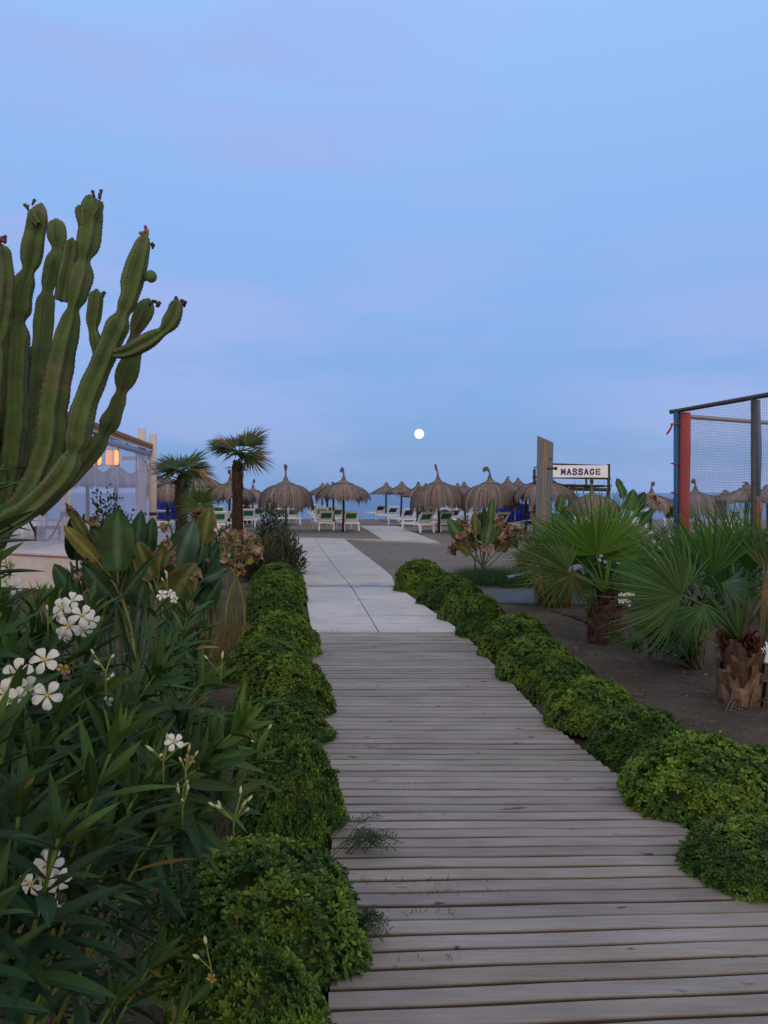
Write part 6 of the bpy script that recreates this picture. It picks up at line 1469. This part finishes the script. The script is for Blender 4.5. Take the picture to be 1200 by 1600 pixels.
# far end wall of plastic seen behind, dark interior floor etc.
for px, py, z_ in ((175, 715, 18.6), (147, 714, 16.8)):
    c_ = P(px, py, z_ + .55); lr = thing('hanging_lantern', 'glowing orange lantern hanging in the pavilion, ' + ('right one beside the curtain seam' if px > 160 else 'left one half behind the cactus'), 'lantern', tuple(c_), group='orange lanterns in the pavilion')
    h_ = .20; mb = MB(); r_ = .165; mb.lathe([(r_ * .86, -h_), (r_, -h_ * .6), (r_, h_ * .6), (r_ * .86, h_)], 16); mb.lathe([(r_ * .86, h_), (.03, h_)], 16); mb.build('lamp_shade', M['lamp'], lr)
    mb = MB(); mb.lathe([(.001, -.09), (.05, -.06), (.06, 0), (.05, .06), (.001, .09)], 12); mb.build('bulb', M['lamp_core'], lr)
    mb = MB()
    for hh in (-h_, h_): a = np.linspace(0, 2 * math.pi, 17); mb.tube([(r_ * 1.02 * math.cos(t), r_ * 1.02 * math.sin(t), hh) for t in a], .007, 5)
    for k in range(4): a = k * math.pi / 2 + .5; mb.tube([(r_ * 1.02 * math.cos(a), r_ * 1.02 * math.sin(a), -h_), (r_ * 1.02 * math.cos(a), r_ * 1.02 * math.sin(a), h_)], .008, 5)
    mb.build('lantern_frame', M['wood_brown'], lr)
    mb = MB(); mb.tube([(0, 0, h_), (0, 0, 3.08 - c_[2])], .008, 5); mb.build('cord', M['black'], lr)
# rope, chairs and box on the terrace
mb = MB(); ra = P(98, 803, 14.9); rb = P(40, 800, 14.3); pts = [ra + (rb - ra) * t + [0, 0, -.55 * math.sin(math.pi * t)] for t in np.linspace(0, 1, 14)]; mb.tube(pts, .022, 8)
rc = P(-20, 797, 13.9); pts = [rb + (rc - rb) * t + [0, 0, -.3 * math.sin(math.pi * t)] for t in np.linspace(0, 1, 12)]; mb.tube(pts, .022, 8); tag(mb.build('barrier_rope', M['black']), 'black rope slung between the terrace posts', 'rope')
def chair(loc, rz, label):
    root = thing('garden_chair', label, 'chair', loc, rz, 'white chairs on the terrace')
    mb = MB(); mb.box((0, 0, .44), (.46, .46, .04)); mb.build('seat', M['white_plastic'], root)
    mb = MB(); 
    for s_ in (-1, 1): mb.bar((s_ * .2, .2, .46), (s_ * .2, .28, .88), .04, .04, up=(0, 1, 0))
    for k in range(5): mb.bar((-.19 + .095 * k, .21, .48), (-.19 + .095 * k, .275, .85), .05, .015, up=(0, 1, 0))
    mb.bar((-.22, .28, .87), (.22, .28, .87), .05, .05); mb.build('backrest', M['white_plastic'], root)
    for sx_ in (-1, 1):
        for sy_ in (-1, 1): mb = MB(); mb.tube([(sx_ * .2, sy_ * .2, .43), (sx_ * .22, sy_ * .23, 0)], .018, 8); mb.build('leg', M['white_plastic'], root)
chair((float(P(52, 0, 16)[0]), 16.0, Tz), R(30), 'white slatted chair seen left of the cream post'); chair((float(P(20, 0, 16.6)[0]), 16.6, Tz), R(-20), 'white chair farther left on the terrace behind the leaves')
cb = thing('wooden_bench', 'low brown wooden bench on the terrace beside the cream post', 'bench', (float(P(80, 0, 15.8)[0]), 15.8, Tz))
mb = MB(); mb.box((0, 0, .26), (.60, .4, .06)); mb.build('seat', M['wood_brown'], cb)
for s_ in (-1, 1): mb = MB(); mb.box((s_ * .25, 0, .115), (.06, .36, .23)); mb.build('leg', M['wood_brown'], cb)
print('OBJS', len(bpy.data.objects), 'POLYS', sum(len(o.data.polygons) for o in bpy.data.objects if o.type == 'MESH'))
